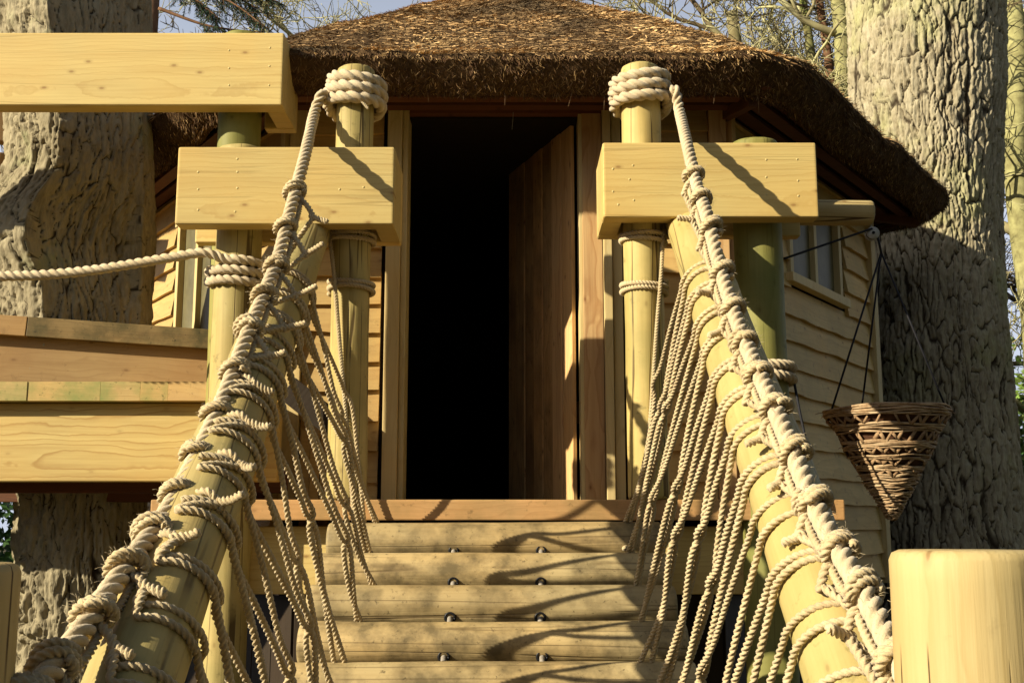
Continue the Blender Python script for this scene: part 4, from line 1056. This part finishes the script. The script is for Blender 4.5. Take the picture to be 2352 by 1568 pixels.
# ------------------------------------------------------------------ bare trees behind
def grow(acc, p, d, r, L, depth, rs, droop=0.0, wig=.35, minr=.004, spread=.8, kids=3):
    n = 4 + depth; pts = [p]; dd = d.normalized()
    for i_ in range(n):
        dd = (dd + Vector((rs.gauss(0, wig), rs.gauss(0, wig), rs.gauss(0, wig)-droop))*.5).normalized()
        pts.append(pts[-1] + dd*(L/n))
    add_tube(acc, pts, r, 7 if depth > 3 else (5 if depth > 1 else 3), r*.5)
    if depth <= 0: return
    for c in range(kids + (1 if rs.random() < .5 else 0)):
        f = rs.uniform(.25, 1.0); k = min(n-1, int(f*n)); q = pts[k].lerp(pts[k+1], f*n-k)
        ax = Vector((rs.gauss(0, 1), rs.gauss(0, 1), rs.gauss(0, .8))).normalized()
        nd = (dd*(1-spread*.5) + ax*spread + Vector((0, 0, .15-droop))).normalized()
        grow(acc, q, nd, max(minr, r*rs.uniform(.38, .6)), L*rs.uniform(.5, .78), depth-1, rs, droop, wig, minr, spread, kids)
def bare_tree(name, label, px, Y, r, h, mt, mb, seed, depth=5, nb=9, hb=2.0, group='bare winter trees behind the treehouse', plate=True, Lb=1.6, minr=.004, kids=3, wig=.35, lean=0, bias=(0, 0, 0)):
    rs = random.Random(seed); x_ = W(px, 300, Y).x; loc = Vector((x_, Y, 0))
    t = thing('bare_tree', loc, label, 'tree', group)
    acc = Acc(); n = 16
    P = [Vector((x_+lean*q_/n + .05*math.sin(q_*.9+seed), Y+.05*math.cos(q_*.7), h*q_/n)) for q_ in range(n+1)]
    add_tube(acc, P, r, 14, r*.45, curve=True)
    put('trunk', acc.mesh(loc), mt, t, Matrix.Translation(loc))
    acc = Acc()
    for k in range(nb):
        f = hb/h + (1-hb/h)*(k+rs.random())/nb; q_ = P[min(n, int(f*n))]
        a = rs.uniform(0, 2*PI); d = Vector((math.cos(a), math.sin(a)*.6, rs.uniform(.1, .8))) + Vector(bias)
        grow(acc, q_, d, r*rs.uniform(.25, .42)*(1-.4*f), Lb*rs.uniform(.7, 1.2), depth-1, rs, 0, wig, minr, .8, kids)
    put('crown', acc.mesh(loc), mb, t, Matrix.Translation(loc), kind='stuff')
    return t
bare_tree('bare_tree', 'bare twiggy tree with a mossy trunk directly right of the thatch top', 1688, 13.5, .17, 8.2, M_bark_d, M_twig, 1, hb=3.8, nb=22, minr=.008)
bare_tree('bare_tree', 'bare tree with crooked lichened boughs between thatch and big trunk', 1862, 12.5, .10, 8.0, M_bark_d, M_twig, 2, hb=3.6, nb=20, minr=.008, bias=(-.5, 0, 0))
bare_tree('bare_tree', 'slender bare tree peeping over the roof right of its crest', 1500, 16, .12, 8.8, M_bark_d, M_twig, 3, hb=4.8, nb=18, minr=.008)
bare_tree('bare_tree', 'bare greenish tree over the left slope of the thatch', 760, 15, .12, 8.5, M_bark_d, M_ivy if False else M_twig, 4, hb=4.6, nb=22, minr=.007)
bare_tree('bare_tree', 'thin bare tree seen between the conifer and the thatch', 640, 18, .10, 9.5, M_bark_d, M_twig_d, 5, hb=5.5, nb=10, minr=.008)
bare_tree('bare_tree', 'dark bare tree against the sky beyond the right edge of the big trunk', 2395, 15, .16, 9.0, M_bark_d, M_twig_d, 6, hb=2.8, nb=15, minr=.007, bias=(-.3, 0, 0))
bare_tree('bare_tree', 'ivy clad mossy tree standing at the right edge of the picture', 2338, 11.2, .19, 7.5, M_bark_y, M_twig, 7, hb=2.2, nb=9, minr=.006)
bare_tree('bare_tree', 'yellow lichened trunk tight behind the left side of the big trunk', 1932, 11.6, .17, 8, M_bark_y, M_twig, 8, hb=4.2, nb=7, minr=.006, bias=(-.5, 0, 0))
bare_tree('bare_tree', 'narrow red brown trunk left of the yellow lichened trunk', 1902, 12.0, .09, 8, M_bark_b, M_twig_d, 9, hb=4.8, nb=5, minr=.006)
bare_tree('bare_tree', 'bare tree at the far left against the sky behind the oak', -70, 14, .14, 8, M_bark_d, M_twig_d, 10, hb=2.0, nb=14, minr=.007)

# conifer behind the oak
def needles(acc_list, p, d, L, rs, dens=90):
    n = max(4, int(L*dens)); 
    for k in range(n):
        f = (k+rs.random())/n; q_ = p + d*(L*f); 
        for s_ in (-1, 1):
            side = d.cross(Vector((0, 0, 1)));
            if side.length < .1: side = Vector((1, 0, 0))
            side = side.normalized()*s_; nd = (side*.8 + d*.6 + Vector((rs.gauss(0, .2), rs.gauss(0, .2), rs.gauss(-.15, .2)))).normalized()
            ln = rs.uniform(.025, .045); wv = nd.cross(Vector((rs.gauss(0, 1), rs.gauss(0, 1), 1))).normalized()*.0035
            acc_list.append((q_-wv, q_+wv, q_+nd*ln+wv*.3, q_+nd*ln-wv*.3))
cl = Vector((W(338, 40, 12).x, 12, 0))
ct = thing('fir_tree', cl, 'dark fir behind the oak trunk with drooping needle sprays against the sky', 'tree')
acc = Acc(); add_tube(acc, [cl, cl+Vector((0, 0, 4)), cl+Vector((.05, 0, 9))], .16, 12, .08); put('trunk', acc.mesh(cl), M_bark_b, ct, Matrix.Translation(cl))
rs = random.Random(12); bacc = Acc(); nq = []
limbs = [((365, 20, 11.9), (480, 60, 11.8), (600, 75, 11.7)), ((400, -45, 11.9), (520, 0, 11.8), (610, 62, 11.6)), ((400, -70, 12), (500, -30, 12), (590, 20, 12)), ((380, -50, 11.6), (450, 0, 11.5), (500, 40, 11.4)),
         ((420, -60, 12.1), (540, -30, 12.0), (640, 5, 11.9)), ((300, -60, 12.2), (200, -30, 12.2), (-40, 0, 12.2))]
for li, lm in enumerate(limbs):
    P = catmull([W(*q_) for q_ in lm], 14); add_tube(bacc, P, .022, 5, .006)
    for k in range(3, len(P)):
        if li == 0 and k < 12: continue
        for s_ in range(3):
            d = Vector((rs.uniform(-.2, .9), rs.uniform(-.6, .6), rs.uniform(-1.1, -.2))).normalized(); L_ = rs.uniform(.10, .26)
            add_tube(bacc, [P[k], P[k]+d*L_*.5, P[k]+d*L_], .004, 3, .002)
            needles(nq, P[k], d, L_, rs)
put('branches', bacc.mesh(cl), M_bark_b, ct, Matrix.Translation(cl), kind='stuff')
V = np.array([[tuple(v) for v in q_] for q_ in nq]).reshape(-1, 3)-np.array(tuple(cl)); Q = np.arange(len(nq)*4).reshape(-1, 4)
put('needle_spray', mesh_np(V, Q, False, np.repeat(np.random.rand(len(nq)), 4)), M_needle, ct, Matrix.Translation(cl), kind='stuff')

# ------------------------------------------------------------------ evergreen bushes
def bush(name, label, c, rad, n, lsz, mat, seed, group=None, clumps=26, cat='bush', stem=True):
    rs = np.random.RandomState(seed); c = np.array(c, float); rad = np.array(rad, float)
    d = rs.normal(size=(clumps, 3)); d /= np.linalg.norm(d, axis=1)[:, None]; cc = c + d*rad*(rs.uniform(.35, 1.0, (clumps, 1))); cr = rs.uniform(.25, .5, clumps)*rad.mean()
    k = rs.randint(0, clumps, n); e = rs.normal(size=(n, 3)); e /= np.linalg.norm(e, axis=1)[:, None]
    P = cc[k] + e*(cr[k]*rs.uniform(.55, 1.05, n)**.5)[:, None]; P[:, 2] = np.maximum(P[:, 2], .03)
    a = e + rs.normal(0, .8, (n, 3)); a /= np.linalg.norm(a, axis=1)[:, None]
    b = np.cross(a, rs.normal(size=(n, 3))); b /= np.linalg.norm(b, axis=1)[:, None]; nn = np.cross(a, b)
    L = (lsz*rs.uniform(.6, 1.2, n))[:, None]; w_ = L*.24
    V = np.stack([P, P+a*L*.5+b*w_-nn*L*.06, P+a*L-nn*L*.12, P+a*L*.5-b*w_-nn*L*.06], 1).reshape(-1, 3)
    t = thing(name, (c[0], c[1], 0), label, cat, group); lo = np.array([c[0], c[1], 0])
    put('foliage', mesh_np(V-lo, np.arange(n*4).reshape(-1, 4), False, np.repeat(rs.uniform(0, 1, n), 4)), mat, t, Matrix.Translation(Vector(lo)), kind='stuff')
    if stem:
        acc = Acc(); r2 = random.Random(seed)
        for q_ in range(7):
            j_ = r2.randrange(clumps); add_tube(acc, [(c[0]+r2.uniform(-.2, .2), c[1]+r2.uniform(-.2, .2), 0), tuple(cc[j_]*.5+c*.5 - np.array([0, 0, .3])), tuple(cc[j_])], .025, 5, .008)
        put('stem', acc.mesh(lo), M_twig_d, t, Matrix.Translation(Vector(lo)))
    return t
G = 'evergreen bushes behind the treehouse'
bl_ = [('dark glossy evergreen bush low at the left edge behind the oak', -1.2, 13.4, 2.0), ('dark bush behind the gap left of the bridge posts', .4, 14.6, 2.0), ('dark bush far behind the step logs', 2.2, 14.2, 1.9),
       ('dark bush at the foot of the big right trunk', 4.3, 13.0, 1.7)]
bush('evergreen_bush', 'dark glossy evergreen bush low at the left edge beside the oak trunk', (-5.3, 11.2, 1.0), (1.6, 1.2, 1.25), 16000, .10, M_leaf, 31, G)
bush('evergreen_bush', 'dark evergreen bush in the gap just right of the oak foot', (-2.6, 12.2, .9), (1.6, 1.0, 1.1), 14000, .10, M_leaf, 32, G)
bush('evergreen_bush', 'dark evergreen bush in the shadow straight below the deck', (-.2, 12.4, .9), (1.6, 1.0, 1.1), 12000, .10, M_leaf, 33, G)
bush('evergreen_bush', 'sunlit tipped bush glimpsed between the right hand strands', (1.9, 12.2, .9), (1.4, 1.0, 1.1), 12000, .10, M_leaf, 34, G)
bush('evergreen_bush', 'leafy ivy bush at the right edge beside the big trunk', (5.6, 11.6, 1.6), (1.0, .8, 1.9), 14000, .09, M_ivy, 35, G)
bush('evergreen_bush', 'holly like bush showing in the gap at the far left edge', (-3.75, 9.4, 3.2), (.35, .35, .5), 900, .07, M_leaf, 36, G, clumps=9)
bush('fir_seedling', 'small sunlit green seedling in the dark gap behind the right strands', (1.08, 5.45, .78), (.07, .05, .16), 420, .05, M_ivy, 37, None, clumps=6, cat='plant')
for k in range(9):
    xx = -13+3.6*k
    bush('hedge_bush', ['large dull evergreen forming the far left of the dark thicket', 'second large evergreen of the thicket from the left', 'third large evergreen of the thicket from the left', 'fourth large evergreen of the thicket behind the oak', 'evergreen at the middle of the far thicket', 'far thicket evergreen behind the right strands', 'far thicket evergreen behind the basket', 'far thicket evergreen beyond the right trunk', 'farthest right evergreen of the thicket'][k],
         (xx, 19+random.uniform(-1, 1), 1.4), (2.6, 1.5, 1.7), 5000, .20, M_leaf, 50+k, 'far thicket of evergreens', stem=False)

# ------------------------------------------------------------------ unseen wood behind the viewer, added and shaped to cut sky fill
rs = np.random.RandomState(77); n = 60000
sun_a = math.atan2(az.y, az.x)
th = rs.uniform(PI*.86, PI*2.14, n); rr = rs.uniform(11.5, 15.5, n)
dd_ = np.abs((th - (sun_a % (2*PI)) + PI) % (2*PI) - PI)
top = 3.4 + 7.0*sstep(.45, .9, dd_) + 1.1*fbm(th*6, th*0, rr*.3, 5, 3)
P = np.stack([rr*np.cos(th), rr*np.sin(th)+1.0, rs.uniform(0, 1, n)*top], -1)
a = rs.normal(size=(n, 3)); a /= np.linalg.norm(a, axis=1)[:, None]; b = np.cross(a, rs.normal(size=(n, 3))); b /= np.linalg.norm(b, axis=1)[:, None]
L = rs.uniform(.25, .5, n)[:, None]
V = np.stack([P, P+a*L*.5+b*L*.28, P+a*L, P+a*L*.5-b*L*.28], 1).reshape(-1, 3)
put('unseen_wood_screen', mesh_np(V, np.arange(n*4).reshape(-1, 4), False, np.repeat(rs.uniform(0, 1, n), 4)), M_leaf, kind='stuff')

# ------------------------------------------------------------------ small things
lf = W(1602, 1078, 4.45)
P = []
for k in range(22):
    a = 2*PI*k/22; rr_ = (.021 if k % 2 else .013)*(1+.25*math.sin(a*1.5)); P.append((rr_*1.35*math.cos(a), .006*math.sin(a*2.3)+.004*math.cos(a*5), rr_*math.sin(a)))
V = [(0, -.004, 0)] + P + [(x_, y_+.0008, z_) for x_, y_, z_ in [(0, -.004, 0)]+P]
F = [(0, k+1, (k+1) % 22+1) for k in range(22)] + [(23, 23+(k+1) % 22+1, 23+k+1) for k in range(22)] + [(k+1, 23+k+1, 23+(k+1) % 22+1, (k+1) % 22+1) for k in range(22)]
M_dead = simple('dead_leaf_brown', (.13, .045, .02), (.07, .025, .012), 60, .8, .3)
dl = thing('dead_leaf', lf, 'crumpled dark red dead leaf caught in the right hand net', 'leaf')
put('leaf_blade', mesh_from(V, F), M_dead, dl, Matrix.Translation(lf) @ Matrix.Rotation(.5, 4, 'Y') @ Matrix.Rotation(.4, 4, 'X'))
acc = Acc(); add_tube(acc, [lf+Vector((-.02, 0, 0)), lf+Vector((-.035, -.004, .006)), lf+Vector((-.045, -.004, .014))], .0012, 4); put('stalk', acc.mesh(lf), M_dead, dl, Matrix.Translation(lf))
M_thread = simple('pale_thread', (.55, .55, .52), (.4, .4, .38), 30, .6, 0)
acc = Acc(); p = W(1179, 258, 5.86); add_tube(acc, [p, W(1178, 275, 5.86), W(1176, 298, 5.86)], .0011, 4)
o_ = put('hanging_thread', acc.mesh(p), M_thread, None, Matrix.Translation(p), 'fine pale thread hanging from the top of the doorway', 'thread')
rope('rope_tail', [W(826, 226, 4.905), W(834, 236, 4.90), W(846, 250, 4.895)], .007, .03, M_rope_t, netL)
